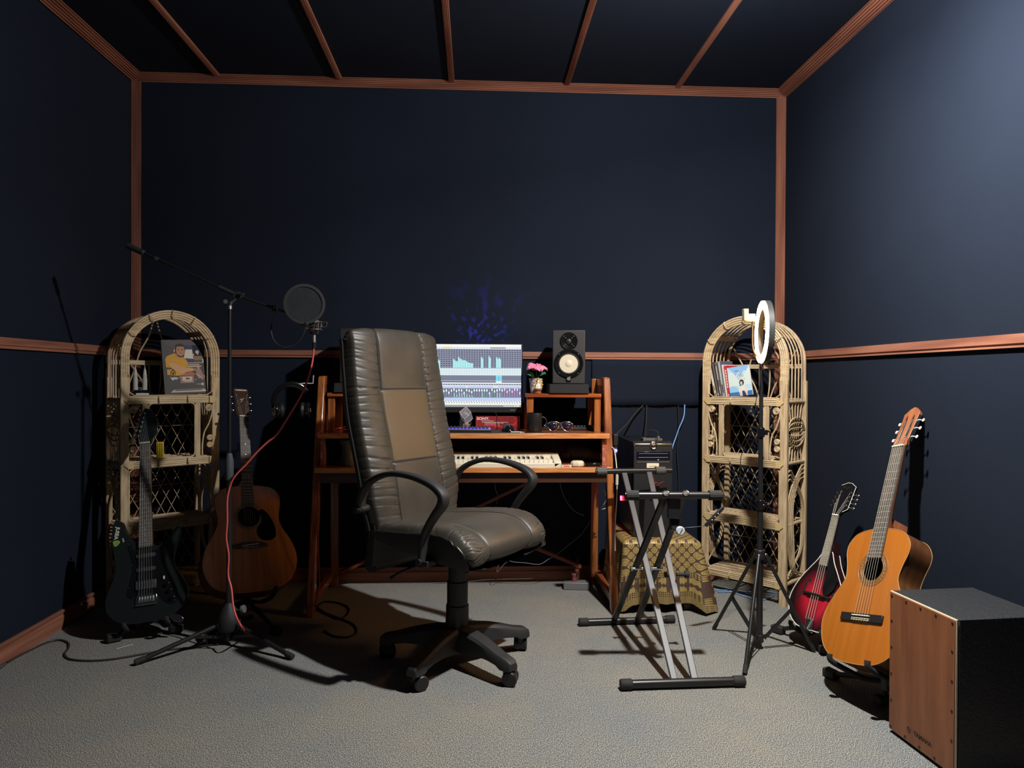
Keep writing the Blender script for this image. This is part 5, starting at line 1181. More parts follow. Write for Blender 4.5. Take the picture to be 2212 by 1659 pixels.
# ---------------------------------------------------------------- keyboard stand
def key_stand():
    t = thing('keyboard_stand', 'black double-braced X-shaped keyboard stand standing empty right of the office chair', 'stand', (.76, 2.95, 0)); T = Matrix.Translation((-.76, -2.95, 0))
    A, B = Vector((.543, 2.604, .019)), Vector((1.008, 2.618, .019)); C_, D = Vector((.488, 3.287, .017)), Vector((.938, 3.315, .017))
    E_, F_ = Vector((.578, 2.727, .700)), Vector((.957, 2.719, .700)); G_, H_ = Vector((.582, 3.42, .702)), Vector((.961, 3.45, .702))
    for a, b, r_ in ((A, B, .0165), (C_, D, .0150)):
        f = MB().at(T).cyl(a, b, r_, n=24).build('floor_bar', blkm, t); dd = (b-a).normalized()
        for p, q in ((a, dd), (b, -dd)): MB().at(T).lathe([(0, 0), (r_+.002, 0), (r_+.004, .003), (r_+.004, .040), (r_+.002, .044), (r_-.001, .046)], p-q*.004, q, 24).build('end_cap', rub, f, angle=40)
    for a, b in ((E_, F_), (G_, H_)):
        f = MB().at(T).cyl(a, b, .0140, n=24).build('top_bar', blkm, t); dd = (b-a).normalized()
        for p, q in ((a, dd), (b, -dd)):
            sec = [(cos(2*PI*k/36)*(1+.06*(k % 2)), sin(2*PI*k/36)*(1+.06*(k % 2))) for k in range(36)]
            off = 0 if p is not H_ else .03
            MB().at(T).tube([p+q*(off+.004), p+q*(off+.052)], .0185, sec=sec).build('grip_sleeve', rub if a is E_ else M('ribbed_grey_rubber', (.05, .05, .05), .5), f, angle=20)
    def lat(a, b, k): return a.lerp(b, k)
    for xb, xt in ((.745, .722), (.822, .845)):   # front feet to rear top bar
        a = Vector((xb, 2.610, .02)); b = Vector((xt, 3.430, .695)); MB().at(T).bar(a, b, .026, .014).build('leg', M('satin_grey_steel', (.085, .085, .087), .42, .25), t, bevel=.003)
    for xb, xt in ((.650, .735), (.762, .808)):   # rear feet to front top bar
        a = Vector((xb, 3.298, .02)); b = Vector((xt, 2.735, .690)); MB().at(T).bar(a, b, .026, .016).build('leg', blkm, t, bevel=.003)
    for x in (.690, .775):
        MB().at(T).cyl((x-.022, 2.990, .345), (x+.022, 2.990, .345), .006, n=12).cyl((x-.030, 2.990, .345), (x-.022, 2.990, .345), .011, n=6).build('pivot_bolt', chrome, t)
    MB().at(T).box((.772, 2.735, .650), (.050, .018, .085)).box((.780, 2.76, .600), (.036, .03, .09), Matrix.Rotation(R(-20), 3, 'X')).build('locking_bracket', blkm, t, bevel=.004)
    k = MB().at(T).lathe([(0, 0), (.0165, 0), (.0175, .003), (.0175, .012), (.014, .015), (0, .015)], (.796, 2.738, .560), (.05, -1, .1), 24).build('release_knob', M('milky_plastic', (.45, .47, .50), .35), t, angle=30)
    MB().at(T).bar((.790, 2.722, .547), (.803, 2.721, .574), .003, .002).build('knob_ridge', chrome, k)
    for x in (.735, .812):
        MB().at(T).torus((x, 2.7125, .7110), .0115, .0026, (0, -.65, .76), 24, 8, sec=None).build('eyelet', chrome, t)
        MB().at(T).lathe([(0, 0), (.0085, 0), (.0085, .002), (0, .002)], (x, 2.7130, .7105), (0, -.65, .76), 16).build('eyelet_hole', blk, t)
    MB().at(T).cyl((.84, 2.93, .335), (.875, 2.93, .335), .008, n=12).cyl((.875, 2.93, .335), (.890, 2.93, .335), .014, n=16).cyl((.79, 2.93, .335), (.805, 2.93, .335), .012, n=16).build('side_knob', rub, t)
    return t
key_stand()

# ---------------------------------------------------------------- ring lamp on its tripod
def ring_lamp():
    bx, by = 1.215, 2.98
    t = thing('ring_lamp', 'glowing warm ring lamp on a tall black tripod in front of the right shelf', 'lamp', (bx, by, 0)); T = Matrix.Translation((-bx, -by, 0))
    MB().at(T).cyl((bx, by, .035), (bx, by, .42), .0135, n=18).build('pole', blkm, t)
    MB().at(T).cyl((bx, by, .40), (bx, by, .63), .0115, n=18).cyl((bx, by, .61), (bx, by, .95), .0100, n=18).cyl((bx, by, .93), (bx, by, 1.215), .0085, n=18).build('pole', blkm, t)
    for z, r_ in ((.925, .0155), (.617, .017)):
        c = MB().at(T).cyl((bx, by, z-.020), (bx, by, z+.020), r_, n=20).box((bx+.018, by-.006, z), (.018, .010, .022)).build('clamp_collar', blkg, t, bevel=.002)
        MB().at(T).cyl((bx+.020, by, z+.002), (bx+.036, by-.006, z+.006), .0045, n=10).ball((bx+.008, by-.015, z), (.003, .003, .003), 8, 6).build('clamp_lever', chrome if z < .7 else blkg, c)
    MB().at(T).cyl((bx, by, .385), (bx, by, .425), .022, n=20).build('tripod_hub', blk, t, bevel=.003)
    lo = MB().at(T).cyl((bx, by, .030), (bx, by, .062), .018, n=20).build('lower_hub', blk, t, bevel=.002)
    feet = [(1.098, 3.215), (1.050, 2.715), (1.432, 2.935)]
    for fx, fy in feet:
        d = Vector((fx-bx, fy-by, 0)); f = Vector((fx, fy, .006)); a = Vector((bx, by, .402)) + d.normalized()*.024
        lg = MB().at(T).tube([a, a.lerp(f, .5), a.lerp(f, .96)], .0078, 12).build('leg', blkm, t)
        MB().at(T).cyl(a.lerp(f, .93), f, .0092, .0092, n=12).build('foot_cap', rub, lg)
        MB().at(T).ball(a, (.008, .008, .008), 10, 8).build('pivot_bolt', chrome, lg)
        m_ = a.lerp(f, .56); n_ = Vector((-d.y, d.x, 0)).normalized()*.006
        for s_ in (1, -1): MB().at(T).bar(m_+n_*s_, Vector((bx, by, .046))+d.normalized()*.02+n_*s_, .003, .010).build('brace', blkm, t)
        MB().at(T).ball(m_-Vector((0, 0, 0)), (.006, .006, .006), 8, 6).build('pivot_bolt', chrome, lg)
    # head
    Tr = T @ frame(RINGC, Vector((.02, 0, 1)), RINGN)
    MB().at(T).cyl((bx, by, 1.205), RINGC-Vector((.008, 0, .128)), .0060, n=12).lathe([(.010, 0), (.011, .006), (.008, .018), (.005, .02)], (bx, by, 1.190), (0, 0, 1), 18).build('neck', chrome, t, angle=30)
    MB().at(Tr).torus((0, 0, -.012), .116, 1, (0, 0, 1), 72, 8, sec=[(.0185, -.012), (.0185, .010), (.016, .012), (-.016, .012), (-.0185, .010), (-.0185, -.012)]).build('ring_housing', M('lamp_housing_dark', (.035, .035, .035), .5), t, angle=30)
    MB().at(Tr).torus((0, 0, .004), .116, 1, (0, 0, 1), 72, 8, sec=[(.0165, -.003), (.0165, .004), (.010, .0075), (-.010, .0075), (-.0165, .004), (-.0165, -.003)]).build('diffuser_ring', M('ring_glow', (.8, .7, .5), .5, emit=(1, .50, .17), estr=RING_W), t, angle=60)
    MB().at(T).tube(spl([RINGC+Vector((-.005, -.01, -.118)), RINGC+Vector((-.050, -.03, -.08)), RINGC+Vector((-.055, -.03, .0)), RINGC+Vector((-.055, -.035, .05))], 6), .004, 8).build('gooseneck', blk, t)
    h = MB().at(T).box(RINGC+Vector((-.070, -.035, .058)), (.045, .020, .032)).box(RINGC+Vector((-.088, -.035, .070)), (.020, .026, .050)).build('phone_clip', M('clip_grey', (.25, .22, .18), .5), t, bevel=.003)
ring_lamp()
def lampcable():
    P = [aty(x, y, Y) for x, y, Y in [(1645, 800, 2.955), (1641, 835, 2.95), (1633, 865, 2.95), (1630, 900, 2.96), (1618, 945, 2.99), (1601, 985, 3.02), (1598, 1030, 3.03), (1580, 1070, 3.03), (1566, 1092, 3.03)]]
    t = thing('lamp_cable', 'thin black cable with a small inline dimmer hanging from the ring lamp before the shelf', 'cable', P[0]); T = Matrix.Translation(-P[0])
    a, b = aty(1562, 1096, 3.03), aty(1524, 1136, 3.03)
    MB().at(T).tube(spl(P+[a], 5), .0018, 6).tube([b, aty(1505, 1138, 3.04), aty(1480, 1140, 3.05), aty(1462, 1150, 3.02)], .0018, 6).build('wire', blk, t)
    MB().at(T).bar(a, b, .016, .012, (0, 1, 0)).build('inline_dimmer', blk, t, bevel=.003)
    for k in range(3): MB().at(T).ball(a.lerp(b, .32+.17*k)+Vector((0, -.009, 0)), (.0028, .002, .0028), 8, 6).build('button', bone, t)
lampcable()

# ---------------------------------------------------------------- microphone, boom stand, pop filter
def mic_stand():
    bx, by = -1.055, 3.115
    t = thing('microphone_stand', 'tall black boom microphone stand on a tripod base between left shelf and desk', 'stand', (bx, by, 0)); T = Matrix.Translation((-bx, -by, 0))
    MB().at(T).cyl((bx, by, .03), (bx, by, .72), .0115, n=18).build('lower_pole', blkm, t)
    MB().at(T).cyl((bx, by, .70), (bx, by, 1.455), .0080, n=18).build('upper_pole', blkm, t)
    MB().at(T).lathe([(.012, 0), (.017, .006), (.0185, .02), (.0185, .085), (.012, .115), (.009, .118)], (bx, by, .705), (0, 0, 1), 12).build('height_clutch', M('slate_grip', (.055, .065, .07), .55), t, angle=30)
    MB().at(T).lathe([(.020, 0), (.040, .008), (.050, .030), (.046, .065), (.030, .100), (.013, .125)], (bx, by, .055), (0, 0, 1), 24).build('tripod_hub', blkt, t, angle=40)
    MB().at(T).cyl((bx, by, .02), (bx, by, .06), .020, n=20).build('hub_foot', blk, t)
    MB().at(T).cyl((bx+.030, by-.01, .15), (bx+.060, by-.015, .155), .004, n=8).cyl((bx+.058, by-.015, .155), (bx+.072, by-.018, .158), .017, n=16).build('hub_knob', grey, t, bevel=.002)
    for fx, fy in ((-1.345, 2.90), (-.742, 2.935), (-1.06, 3.43)):
        d = Vector((fx-bx, fy-by, 0)).normalized(); a = Vector((bx, by, .094))+d*.040; f = Vector((fx, fy, .012))
        lg = MB().at(T).tube([a, f], .0098, 12).build('leg', blkm, t); MB().at(T).cyl(a.lerp(f, .90), f+d*.006, .0125, n=14).build('rubber_foot', rub, lg, bevel=.003)
        br_ = MB().at(T).bar(a.lerp(f, .35), Vector((bx, by, .035))+d*.015, .004, .012).build('brace', blkm, t)
    tail, joint, tip = Vector((-1.487, 3.13, 1.708)), Vector((-1.020, 3.120, 1.498)), Vector((-.742, 3.112, 1.404))
    MB().at(T).tube([(bx, by, 1.450), (bx+.006, by, 1.468), (bx+.030, by, 1.492)], [.006, .006, .008], 10).lathe([(.011, 0), (.011, .014), (.008, .016)], (bx, by, 1.440), (0, 0, 1), 16).build('joint_arm', steel, t)
    MB().at(T).cyl(joint+Vector((0, .02, 0)), joint+Vector((0, -.022, 0)), .017, n=20).cyl(joint+Vector((0, -.022, 0)), joint+Vector((.024, -.032, .004)), .004, n=8).box(joint+Vector((.028, -.032, .004)), (.016, .006, .010)).build('boom_clamp', blkt, t, bevel=.002)
    MB().at(T).cyl(Vector((bx-.01, by-.018, 1.470)), Vector((bx-.006, by-.034, 1.470)), .0085, n=16).build('wing_knob', steel, t)
    bo_ = MB().at(T).tube([tail, joint, tip], .0058, 12).build('boom', blkm, t)
    dd = (joint-tail).normalized(); MB().at(T).tube([tail-dd*.004, tail+dd*.075], .0125, 16).build('counterweight', blkt, bo_, bevel=.003)
    MB().at(T).tube([tail+dd*.125, tail+dd*.140], .0085, 12).build('collar', steel, bo_)
    MB().at(T).tube([joint-dd*.09, joint-dd*.01], .0095, 12).build('boom_sleeve', blkt, bo_)
mic_stand()
def pop():
    t = thing('pop_filter', 'round black mesh pop filter on a curved gooseneck clamped to the microphone boom', 'pop filter', (-.723, 3.05, 1.459)); T = Matrix.Translation((.723, -3.05, -1.459))
    c = Vector((-.723, 3.05, 1.459)); ax = Vector((.18, -1, .02))
    MB().at(T).torus(c, .0790, 1, ax, 64, 8, sec=[(.0035, -.006), (.0035, .006), (-.0035, .006), (-.0035, -.006)]).build('hoop', blkt, t, angle=30)
    pm = M('mesh_fabric', (.028, .030, .034), .8, alpha=.62)
    MB().at(T).lathe([(0, 0), (.077, 0)], c, ax, 48).build('mesh', pm, t)
    P = [aty(x, y, Y) for x, y, Y in [(598, 676, 3.10), (589, 695, 3.09), (586, 718, 3.08), (594, 739, 3.07), (612, 750, 3.06), (632, 747, 3.06), (650, 731, 3.055), (659, 712, 3.05), (661, 702, 3.05)]]
    MB().at(T).tube(spl(P, 5), .0032, 8).build('gooseneck', blkt, t)
    q = aty(596, 668, 3.115); MB().at(T).box(q+Vector((0, -.012, .002)), (.022, .02, .026)).cyl(q+Vector((-.004, -.02, .004)), q+Vector((-.006, -.036, .006)), .0085, n=14).build('clamp', blk, t, bevel=.002)
    MB().at(T).box(aty(661, 700, 3.05), (.014, .012, .016)).build('hoop_socket', blk, t, bevel=.002)
pop()
def mic():
    c = aty(678, 703, 3.10)
    t = thing('condenser_microphone', 'small black condenser microphone in a wire shock mount at the end of the boom', 'microphone', c); T = Matrix.Translation((0, 0, 0))
    MB().lathe([(0, .045), (.012, .040), (.019, .025), (.021, .0), (.021, -.030), (.018, -.036), (0, -.037)], n=24).build('mic_body', blk, t, angle=30)
    MB().torus((0, 0, -.026), .0213, .0012, n=24, k=6).build('red_ring', M('red_enamel', (.5, .02, .03), .4), t)
    MB().torus((0, 0, -.002), .0213, .0016, n=24, k=6).build('silver_ring', chrome, t)
    sm = MB()
    for z, r_ in ((.016, .034), (-.018, .034)): sm.torus((0, 0, z), r_, .0018, n=32, k=6)
    for k in range(4): a = R(45+90*k); sm.cyl((cos(a)*.034, sin(a)*.034, -.022), (cos(a)*.034, sin(a)*.034, .020), .0024, n=8); sm.tube([(cos(a)*.034, sin(a)*.034, .016), (cos(a+.8)*.020, sin(a+.8)*.020, .004), (cos(a)*.034, sin(a)*.034, -.018)], .0012, 5)
    sm.torus((.045, -.01, .004), .012, .0016, (.2, -1, .1), 20, 6).cyl((.03, 0, .004), (.06, -.004, .012), .003, n=8).bar((-.034, 0, 0), (-.066, .010, .012), .008, .010)
    sm.build('shock_mount', M('bronze_wire', (.14, .12, .10), .4, .6), t, angle=60)
    MB().cyl((0, 0, -.037), (.0005, 0, -.072), .0088, n=18).build('plug', steel, t); MB().cyl((.0005, 0, -.072), (.0, 0, -.100), .0092, .0060, n=18).build('plug_boot', blk, t)
mic()
pinkm = M('coral_cable', (.62, .090, .080), .45, spec=.5)
def cab(label, px, r, mat, k=5, name='cable', cat='cable', group=None):
    P = spl([p if isinstance(p, Vector) else (atz(p[0], p[1], p[3]) if len(p) == 4 else aty(p[0], p[1], p[2])) for p in px], k)
    o = MB().tube([p-P[0] for p in P], r, 8).build(name, mat, angle=80); o.location = P[0]; tag(o, label, cat, group); return o
def F(x, y, z=.005): return (x, y, 0, z)
mb_end = aty(678, 703, 3.10)+Vector((0, 0, -.098))
cab('coral red microphone cable hanging from the microphone down along the boom stand to the floor', [mb_end]+[(x, y, Y) for x, y, Y in [(674, 785, 3.10), (664, 822, 3.09), (647, 860, 3.08), (620, 905, 3.08), (597, 940, 3.08), (577, 956, 3.08), (554, 978, 3.08), (530, 1005, 3.08), (508, 1028, 3.08), (497, 1050, 3.085), (491, 1080, 3.085), (491, 1125, 3.085), (489, 1163, 3.085), (494, 1200, 3.085), (493, 1242, 3.085), (500, 1272, 3.06), (504, 1310, 3.035), (512, 1336, 3.01), (522, 1354, 2.98)]]+[F(535, 1373, .008), F(545, 1384, .006)], .0042, pinkm)
cab('short bright coral cable lying on the left end of the desktop', [atz(683, 941, DZ+.006), atz(690, 933, DZ+.006), atz(705, 928, DZ+.006), atz(728, 926, DZ+.006), atz(746, 922, DZ+.006)], .0036, pinkm)
cab('thin dark red cable running down the left front leg of the desk', [(688, 1042, 3.50), (687, 1100, 3.48), (688, 1190, 3.44), (690, 1245, 3.42), (689, 1270, 3.42), (683, 1295, 3.42)]+[F(680, 1318)], .0026, M('dull_red_cable', (.25, .05, .045), .5))
dcab = M('dark_cable', (.022, .016, .014), .45)
cab('dark cable looped twice on the carpet beside the left desk leg', [F(684, 1312), F(700, 1300), F(730, 1302), F(752, 1312), F(751, 1326), F(735, 1336, .008), F(720, 1333), F(690, 1318), F(684, 1310), F(700, 1322), F(740, 1338), F(765, 1350), F(770, 1366), F(750, 1376), F(722, 1374), F(700, 1362)], .0042, dcab)
cab('dark cable curving over the carpet from the left baseboard to the microphone stand', [F(14, 1431, .012), F(40, 1417), F(70, 1402), F(100, 1388), F(128, 1382), F(147, 1388), F(148, 1400), F(140, 1412), F(150, 1423), F(190, 1427), F(240, 1424), F(300, 1414), F(360, 1404), F(420, 1398), F(470, 1392, .02)], .0040, M('brown_cable', (.05, .035, .028), .45))
p = atz(8, 1434, .012); o = MB().cyl((0, 0, 0), (-.0, -.045, 0), .008, n=14).cyl((0, -.045, 0), (0, -.080, 0), .0032, n=10).build('jack_plug', steel); o.location = (max(p.x, XL+.035), p.y, .012); tag(o, 'metal jack plug at the end of the dark floor cable by the left baseboard', 'plug')
o = MB().tube([p_-atz(252, 1402, .003) for p_ in spl([atz(252, 1402, .003), atz(268, 1397, .003), atz(288, 1392, .003)], 4)], .0012, 6).build('white_thread', bone, angle=80); o.location = atz(252, 1402, .003); tag(o, 'short white thread on the carpet before the electric guitar', 'thread')
bluec = M('light_blue_cable', (.16, .32, .62), .45)
cab('light blue network cable looped on the carpet under the right shelf', [F(1545, 1275), F(1575, 1276), F(1600, 1285), F(1630, 1294), F(1655, 1294), F(1671, 1286), F(1668, 1279), F(1640, 1277), F(1610, 1279), F(1580, 1278), F(1550, 1279)], .0032, bluec)
YW = YB-.022
cab('light blue network cable dangling from the wall cloth slit behind the computer', [(1479, 874, YW), (1477, 900, YW-.01), (1467, 925, YW-.02), (1460, 945, YW-.02), (1453, 965, YW-.04), (1448, 990, YW-.06)], .0036, bluec)
cab('black cable slanting from the wall cloth slit down to the desk corner', [(1389, 876, YW), (1370, 895, YW-.03), (1355, 915, YW-.08), (1325, 944, 3.86)], .0042, rub)
cab('black cable dropping straight from the wall cloth slit to the computer top', [(1397, 876, YW), (1396, 905, YW-.03), (1395, 930, YW-.12), (1394, 945, 3.78)], .0034, rub)
cab('thin black cable hanging down the back wall right of the computer', [(1465, 876, YW), (1466, 930, YW), (1463, 980, YW), (1466, 1030, YW), (1466, 1085, YW), (1470, 1130, YW)], .0026, rub)
wc = M('off_white_cable', (.42, .40, .36), .45)
t = thing('white_cable', 'off-white cable with a thick moulded block hanging beside the right desk leg', 'cable', aty(1323, 965, 3.62)); T = Matrix.Translation(-aty(1323, 965, 3.62))
MB().at(T).tube(spl([aty(x, y, Y) for x, y, Y in [(1321, 966, 3.62), (1327, 972, 3.60), (1331, 1000, 3.56), (1333, 1030, 3.54), (1332, 1080, 3.52), (1329, 1130, 3.50), (1329, 1190, 3.44)]], 5), .0030, 8).build('wire', wc, t)
MB().at(T).cyl(aty(1333, 1026, 3.54), aty(1332.5, 1048, 3.535), .0075, n=16).build('moulded_block', wc, t, bevel=.002)
thin = M('thin_grey_wire', (.12, .12, .13), .5)
for lab, px in (('thin grey wire hanging from the tray behind the chair arm', [(1068, 1033, 3.80), (1070, 1055, 3.82), (1075, 1070, 3.84), (1073, 1088, 3.84)]),
                ('thin grey wire curving from the tray towards the right desk leg', [(1209, 1033, 3.74), (1212, 1055, 3.80), (1222, 1080, 3.84), (1240, 1103, 3.86), (1262, 1114, 3.86)]),
                ('thin grey wire looping behind the desk brace near the floor', [(1275, 1126, 3.88), (1255, 1155, 3.89), (1225, 1180, 3.90), (1200, 1200, 3.90), (1185, 1208, 3.89), (1165, 1219, 3.87), (1135, 1216, 3.87), (1110, 1214, 3.87), (1085, 1207, 3.88), (1080, 1212, 3.88), (1073, 1236, 3.88), (1090, 1218, 3.88), (1104, 1205, 3.88), (1106, 1190, 3.89)])):
    cab(lab, px, .0019, thin, name='thin_wire')
cab('thin pale wire lying along the back baseboard under the desk', [(820, 1264, 3.99), (900, 1262, 3.99), (1000, 1257, 3.99), (1060, 1252, 3.985), (1150, 1250, 3.99)], .0018, thin, name='thin_wire')
cab('pale wire tangle between the right desk legs', [(1303, 1058, 3.72), (1306, 1062, 3.72), (1310, 1075, 3.74), (1307, 1085, 3.76), (1298, 1100, 3.78), (1308, 1098, 3.78)], .0026, wc)
t = thing('power_strip', 'grey power strip with a red-lit plug on the floor by the desk leg', 'power strip', (.555, 3.88, 0), R(-6))
MB().box((0, 0, .020), (.14, .075, .040)).build('case', M('strip_grey', (.14, .14, .14), .5), t, bevel=.004); MB().cyl((-.01, 0, .04), (-.012, 0, .085), .014, .012, n=16).build('plug', M('red_lit_plug', (.20, .05, .05), .5), t); MB().cyl((-.012, 0, .075), (-.012, 0, .085), .0145, n=16).build('plug_band', M('pink_band', (.55, .25, .25), .5), t)  # red light on the plug and its band is put into their colours
t = thing('usb_hub', 'black connector hub glowing blue on the outside of the right desk leg', 'hub', (.722, 3.66, .78))
MB().box((0, 0, .055), (.024, .05, .06)).box((0, -.004, 0), (.020, .03, .045)).build('case', blk, t, bevel=.003)
MB().ball((0, -.020, 0), (.009, .006, .010), 12, 8).build('blue_light', M('blue_led', (.05, .05, .3), .3, emit=(.12, .10, 1), estr=6), t)

# ---------------------------------------------------------------- computer on its cloth-covered table
TX0, TX1, TY0, TY1, TTZ = .738, 1.105, 3.475, 3.90, .350
def table_cloth():
    tb = thing('small_table', 'low wooden table hidden under the gold patterned cloth, its legs just showing', 'table', (.91, 3.69, 0))
    MB().box((0, 0, TTZ-.018), (TX1-TX0-.02, TY1-TY0-.02, .022)).build('top', deskd, tb, bevel=.003)
    for x in (-1, 1):
        for y in (-1, 1): MB().box((x*(TX1-TX0-.07)/2, y*(TY1-TY0-.07)/2, (TTZ-.03)/2), (.035, .035, TTZ-.03)).build('leg', M('violet_brown_wood', (.07, .045, .05), .5), tb, bevel=.003)
    m = bpy.data.materials.new('gold_brocade'); m.use_nodes = True; nt = m.node_tree; L = nt.links.new; b = nt.nodes['Principled BSDF']
    tc = nt.nodes.new('ShaderNodeUVMap'); sp_ = nt.nodes.new('ShaderNodeSeparateXYZ'); L(tc.outputs[0], sp_.inputs[0])
    def mt(op, a, b_=None, c=None):
        n = nt.nodes.new('ShaderNodeMath'); n.operation = op
        for i, q in enumerate((a, b_, c)):
            if q is None: continue
            if isinstance(q, (int, float)): n.inputs[i].default_value = q
            else: L(q, n.inputs[i])
        return n.outputs[0]
    U, V = sp_.outputs[0], sp_.outputs[1]
    k = PI/.046
    s1 = mt('SINE', mt('MULTIPLY', mt('ADD', U, mt('MULTIPLY', V, .85)), k)); s2 = mt('SINE', mt('MULTIPLY', mt('SUBTRACT', U, mt('MULTIPLY', V, .85)), k))
    P_ = mt('ABSOLUTE', mt('MULTIPLY', s1, s2)); mot = mt('GREATER_THAN', P_, .20); inner = mt('GREATER_THAN', P_, .62); core = mt('GREATER_THAN', P_, .86)
    fine = mt('GREATER_THAN', mt('MULTIPLY', mt('SINE', mt('MULTIPLY', U, 900)), mt('SINE', mt('MULTIPLY', V, 760))), -.1)
    field = mt('MAXIMUM', mt('MULTIPLY', mot, mt('SUBTRACT', 1, mt('MULTIPLY', mt('SUBTRACT', inner, core), mt('SUBTRACT', 1, fine)))), 0)
    # border bands by height
    def band(a, b_): return mt('MULTIPLY', mt('GREATER_THAN', V, a), mt('LESS_THAN', V, b_))
    chain = mt('GREATER_THAN', mt('ABSOLUTE', mt('MULTIPLY', mt('SINE', mt('MULTIPLY', U, 330)), mt('SINE', mt('MULTIPLY', V, 300)))), .42)
    fl = mt('GREATER_THAN', mt('ADD', mt('ABSOLUTE', mt('MULTIPLY', mt('SINE', mt('MULTIPLY', U, 62)), mt('SINE', mt('MULTIPLY', V, 62)))), mt('MULTIPLY', mt('SINE', mt('MULTIPLY', U, 400)), .20)), .46)
    inB = mt('LESS_THAN', V, .175)
    bd_ = mt('ADD', mt('ADD', mt('MULTIPLY', chain, mt('ADD', band(.145, .175), band(.035, .068))), mt('MULTIPLY', fl, band(.068, .145))), mt('MULTIPLY', mt('LESS_THAN', V, .035), fine))
    msk = mt('ADD', mt('MULTIPLY', field, mt('SUBTRACT', 1, inB)), mt('MULTIPLY', bd_, inB)); msk = mt('MINIMUM', msk, 1)
    nz = nt.nodes.new('ShaderNodeTexNoise'); nz.inputs['Scale'].default_value = 150; L(tc.outputs[0], nz.inputs['Vector'])
    rp = nt.nodes.new('ShaderNodeValToRGB'); rp.color_ramp.elements[0].color = (.22, .145, .040, 1); rp.color_ramp.elements[1].color = (.50, .37, .13, 1); L(nz.outputs[0], rp.inputs[0])
    mx = nt.nodes.new('ShaderNodeMix'); mx.data_type = 'RGBA'; L(msk, mx.inputs[0]); mx.inputs[6].default_value = (.070, .040, .030, 1); L(rp.outputs[0], mx.inputs[7]); L(mx.outputs[2], b.inputs['Base Color'])
    b.inputs['Roughness'].default_value = .45; L(mt('MULTIPLY', msk, .2), b.inputs['Metallic'])
    cx, cy = (TX0+TX1)/2, (TY0+TY1)/2; hx, hy = (TX1-TX0)/2, (TY1-TY0)/2; r_ = .02
    N = 220; per = []
    for i in range(N):
        s_ = i/N*4*(hx+hy); segs = [(2*hx, (-hx, -hy), (1, 0)), (2*hy, (hx, -hy), (0, 1)), (2*hx, (hx, hy), (-1, 0)), (2*hy, (-hx, hy), (0, -1))]; q = s_
        for L_, p0, dr in segs:
            if q <= L_ or dr == (0, -1): per.append((p0[0]+dr[0]*min(q, L_), p0[1]+dr[1]*min(q, L_), s_)); break
            q -= L_
    def fn(u, v):
        i = int(round(u*N)) % N; x, y, s_ = per[i]; nx = Vector((x/hx, y/hy, 0)); ex = 1 if abs(abs(x)-hx) < 1e-6 else 0; ey = 1 if abs(abs(y)-hy) < 1e-6 else 0
        cornerness = max(0, min(abs(x)/hx, abs(y)/hy)-.80)/.20
        if v < .3:
            k_ = v/.3; return Vector((x*(k_+.0), y*(k_+.0), TTZ+.004))
        w = (v-.3)/.7; hem_ = .045-.037*cornerness**1.5 + .004*sin(s_*9); z = lerp(TTZ+.004, hem_, w)
        n_ = Vector((ex*math.copysign(1, x), ey*math.copysign(1, y), 0));
        if n_.length == 0: n_ = Vector((0, -1, 0))
        n_ += Vector((x/hx, y/hy, 0))*.4*cornerness; n_.normalize()
        room = 1 if (y < hy-.01) else .15
        out_ = (.010 + w*(.020+.065*cornerness*(1 if x > 0 else .15)) + w*.009*sin(s_*34+1)*(1-.4*cornerness) + .006*sin(s_*83+w*4)*w)*room
        return Vector((x, y, z)) + n_*out_ - Vector((0, 0, .008*(w < .02)))
    def uvf(u, v):
        i = int(round(u*N)) % N; s_ = per[i][2]
        if v < .3: k_ = v/.3; x, y, _ = per[i]; return (x*k_+.5+hx, TTZ+hy+y*k_ if True else 0)
        return (s_+.5, TTZ*(1-(v-.3)/.7)+.0)
    o = MB().grid(fn, N, 48, cu=True, uv=uvf).build('patterned_cloth', m, angle=80); o.location = (cx, cy, 0)
    tag(o, 'gold and brown floral brocade cloth draped over the low table under the computer', 'tablecloth')
table_cloth()
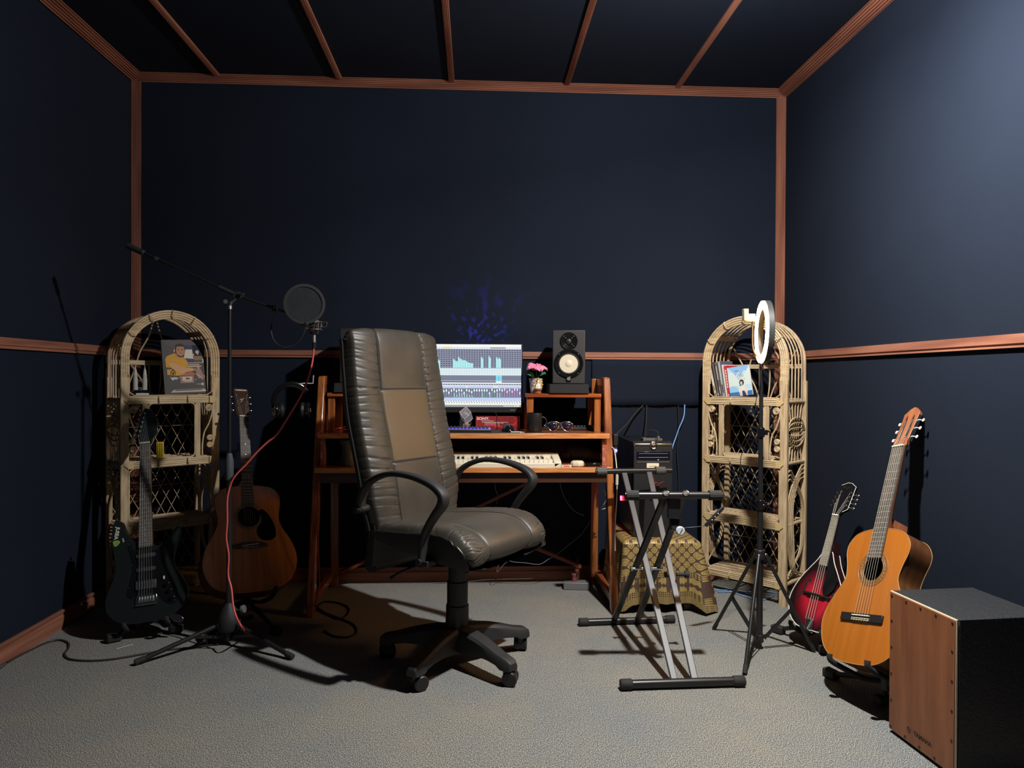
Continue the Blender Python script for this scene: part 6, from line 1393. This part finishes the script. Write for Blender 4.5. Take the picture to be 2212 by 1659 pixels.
def pc():
    t = thing('desktop_computer', 'black desktop computer tower on the gold patterned cloth table right of the desk', 'computer', (.893, 3.56, TTZ+.006))
    w, d, h = .198, .40, .475
    MB().box((0, d/2+.02, h/2), (w, d, h)).build('case', M('pc_black', (.010, .010, .011), .30), t, bevel=.003)
    P = [(-.018, 0), (.02, 0), (.02, h+.006), (.012, h+.006), (-.016, h-.012), (-.018, h-.03)]
    sec = MB().at(Matrix(((0, 0, 1, 0), (1, 0, 0, 0), (0, 1, 0, 0), (0, 0, 0, 1)))); sec.prism(P, -w/2, w/2); sec.build('front_bezel', blk, t, bevel=.003)
    MB().box((0, -.016, h-.010), (w*.96, .010, .011)).build('silver_trim', M('gold_silver_trim', (.45, .42, .30), .25, .9), t, bevel=.003)
    MB().torus((0, -.022, h-.014), .016, .003, (0, -1, 0), 24, 6, sec=None).build('power_ring', chrome, t); MB().ball((0, -.021, h-.014), (.010, .006, .008), 14, 10).build('power_button', M('plum_button', (.10, .05, .06), .3), t)
    MB().box((0, -.0185, h-.066), (w*.86, .003, .040)).build('optical_drive', M('pc_gloss', (.006, .006, .012), .12), t, bevel=.001)
    MB().box((0, -.0205, h-.055), (w*.74, .001, .0015)).box((0, -.0205, h-.075), (w*.76, .001, .002)).box((0, -.0205, h-.098), (w*.82, .001, .0018)).build('drive_line', M('dim_line', (.25, .23, .20), .4), t)
    MB().cyl((.025, -.020, h-.087), (.025, -.022, h-.087), .0028, n=10).build('drive_button', bone, t)
    s_ = MB().box((-.002, -.0195, h-.122), (.062, .001, .036)).build('sticker', M('cream_sticker', (.72, .62, .45), .5), t, bevel=.0004)
    text('sticker_print', 'LG SYSTEMS', .0075, Matrix.Translation((-.002, -.0202, h-.120)) @ XZ, s_, dk)
    l = MB().tube(spl([(0, -.020, h-0.225), (-.004, -.020, h-0.187), (.003, -.020, h-0.180), (.007, -.020, h-0.200), (.022, -.020, h-0.217), (.036, -.020, h-0.205), (.056, -.020, h-0.197)], 5), .0014, 5).tube([(-.004, -.020, h-0.210), (-.002, -.020, h-0.255)], .0014, 5).tube(spl([(.006, -.020, h-0.208), (.018, -.020, h-0.201), (.030, -.020, h-0.210)], 4), .0012, 5); l.build('red_emblem', M('deep_red_print', (.30, .03, .03), .5), t)
    lp_ = atx(1341, 1076, .790) - Vector((.893, 3.56, TTZ+.006)); MB().box((-.1015, lp_.y, lp_.z), (.006, .022, .022)).build('red_light', M('red_led', (.3, 0, 0), .4, emit=(1, .02, .04), estr=30), t)
    MB().box((.02, .10, h+.006), (.10, .06, .012)).box((-.035, .03, h+.010), (.016, .022, .022)).box((.038, .03, h+.014), (.012, .014, .028)).build('top_plugs', M('plug_grey', (.09, .085, .08), .45), t, bevel=.002)
    MB().tube(spl([(.038, .03, h+.030), (.034, .035, h+.05), (.01, .05, h+.058), (-.01, .07, h+.050)], 5), .0022, 6).build('short_lead', rub, t)
pc()

# spot added behind the monitor for blue wall flecks, broken up by noise
bl = light('blue_fleck_light', 'SPOT', (.03, 3.80, .96), 9, (.16, .10, 1), shadow_soft_size=.003, spot_size=R(125), spot_blend=.8)
bl.location = (.03, 3.885, 1.350); bl.rotation_euler = (-Vector((.0, .15, .12))).to_track_quat('Z', 'Y').to_euler()
bl.data.use_nodes = True; nt = bl.data.node_tree; em = nt.nodes['Emission']; tc = nt.nodes.new('ShaderNodeTexCoord'); nz = nt.nodes.new('ShaderNodeTexNoise'); nz.inputs['Scale'].default_value = 7; nz.inputs['Detail'].default_value = 1
rp = nt.nodes.new('ShaderNodeValToRGB'); rp.color_ramp.elements[0].position = .55; rp.color_ramp.elements[0].color = (.02, .02, .02, 1); rp.color_ramp.elements[1].position = .70; rp.color_ramp.elements[1].color = (1, 1, 1, 1)
nt.links.new(tc.outputs['Normal'], nz.inputs['Vector']); nt.links.new(nz.outputs[0], rp.inputs[0]); nt.links.new(rp.outputs[0], em.inputs['Strength'])
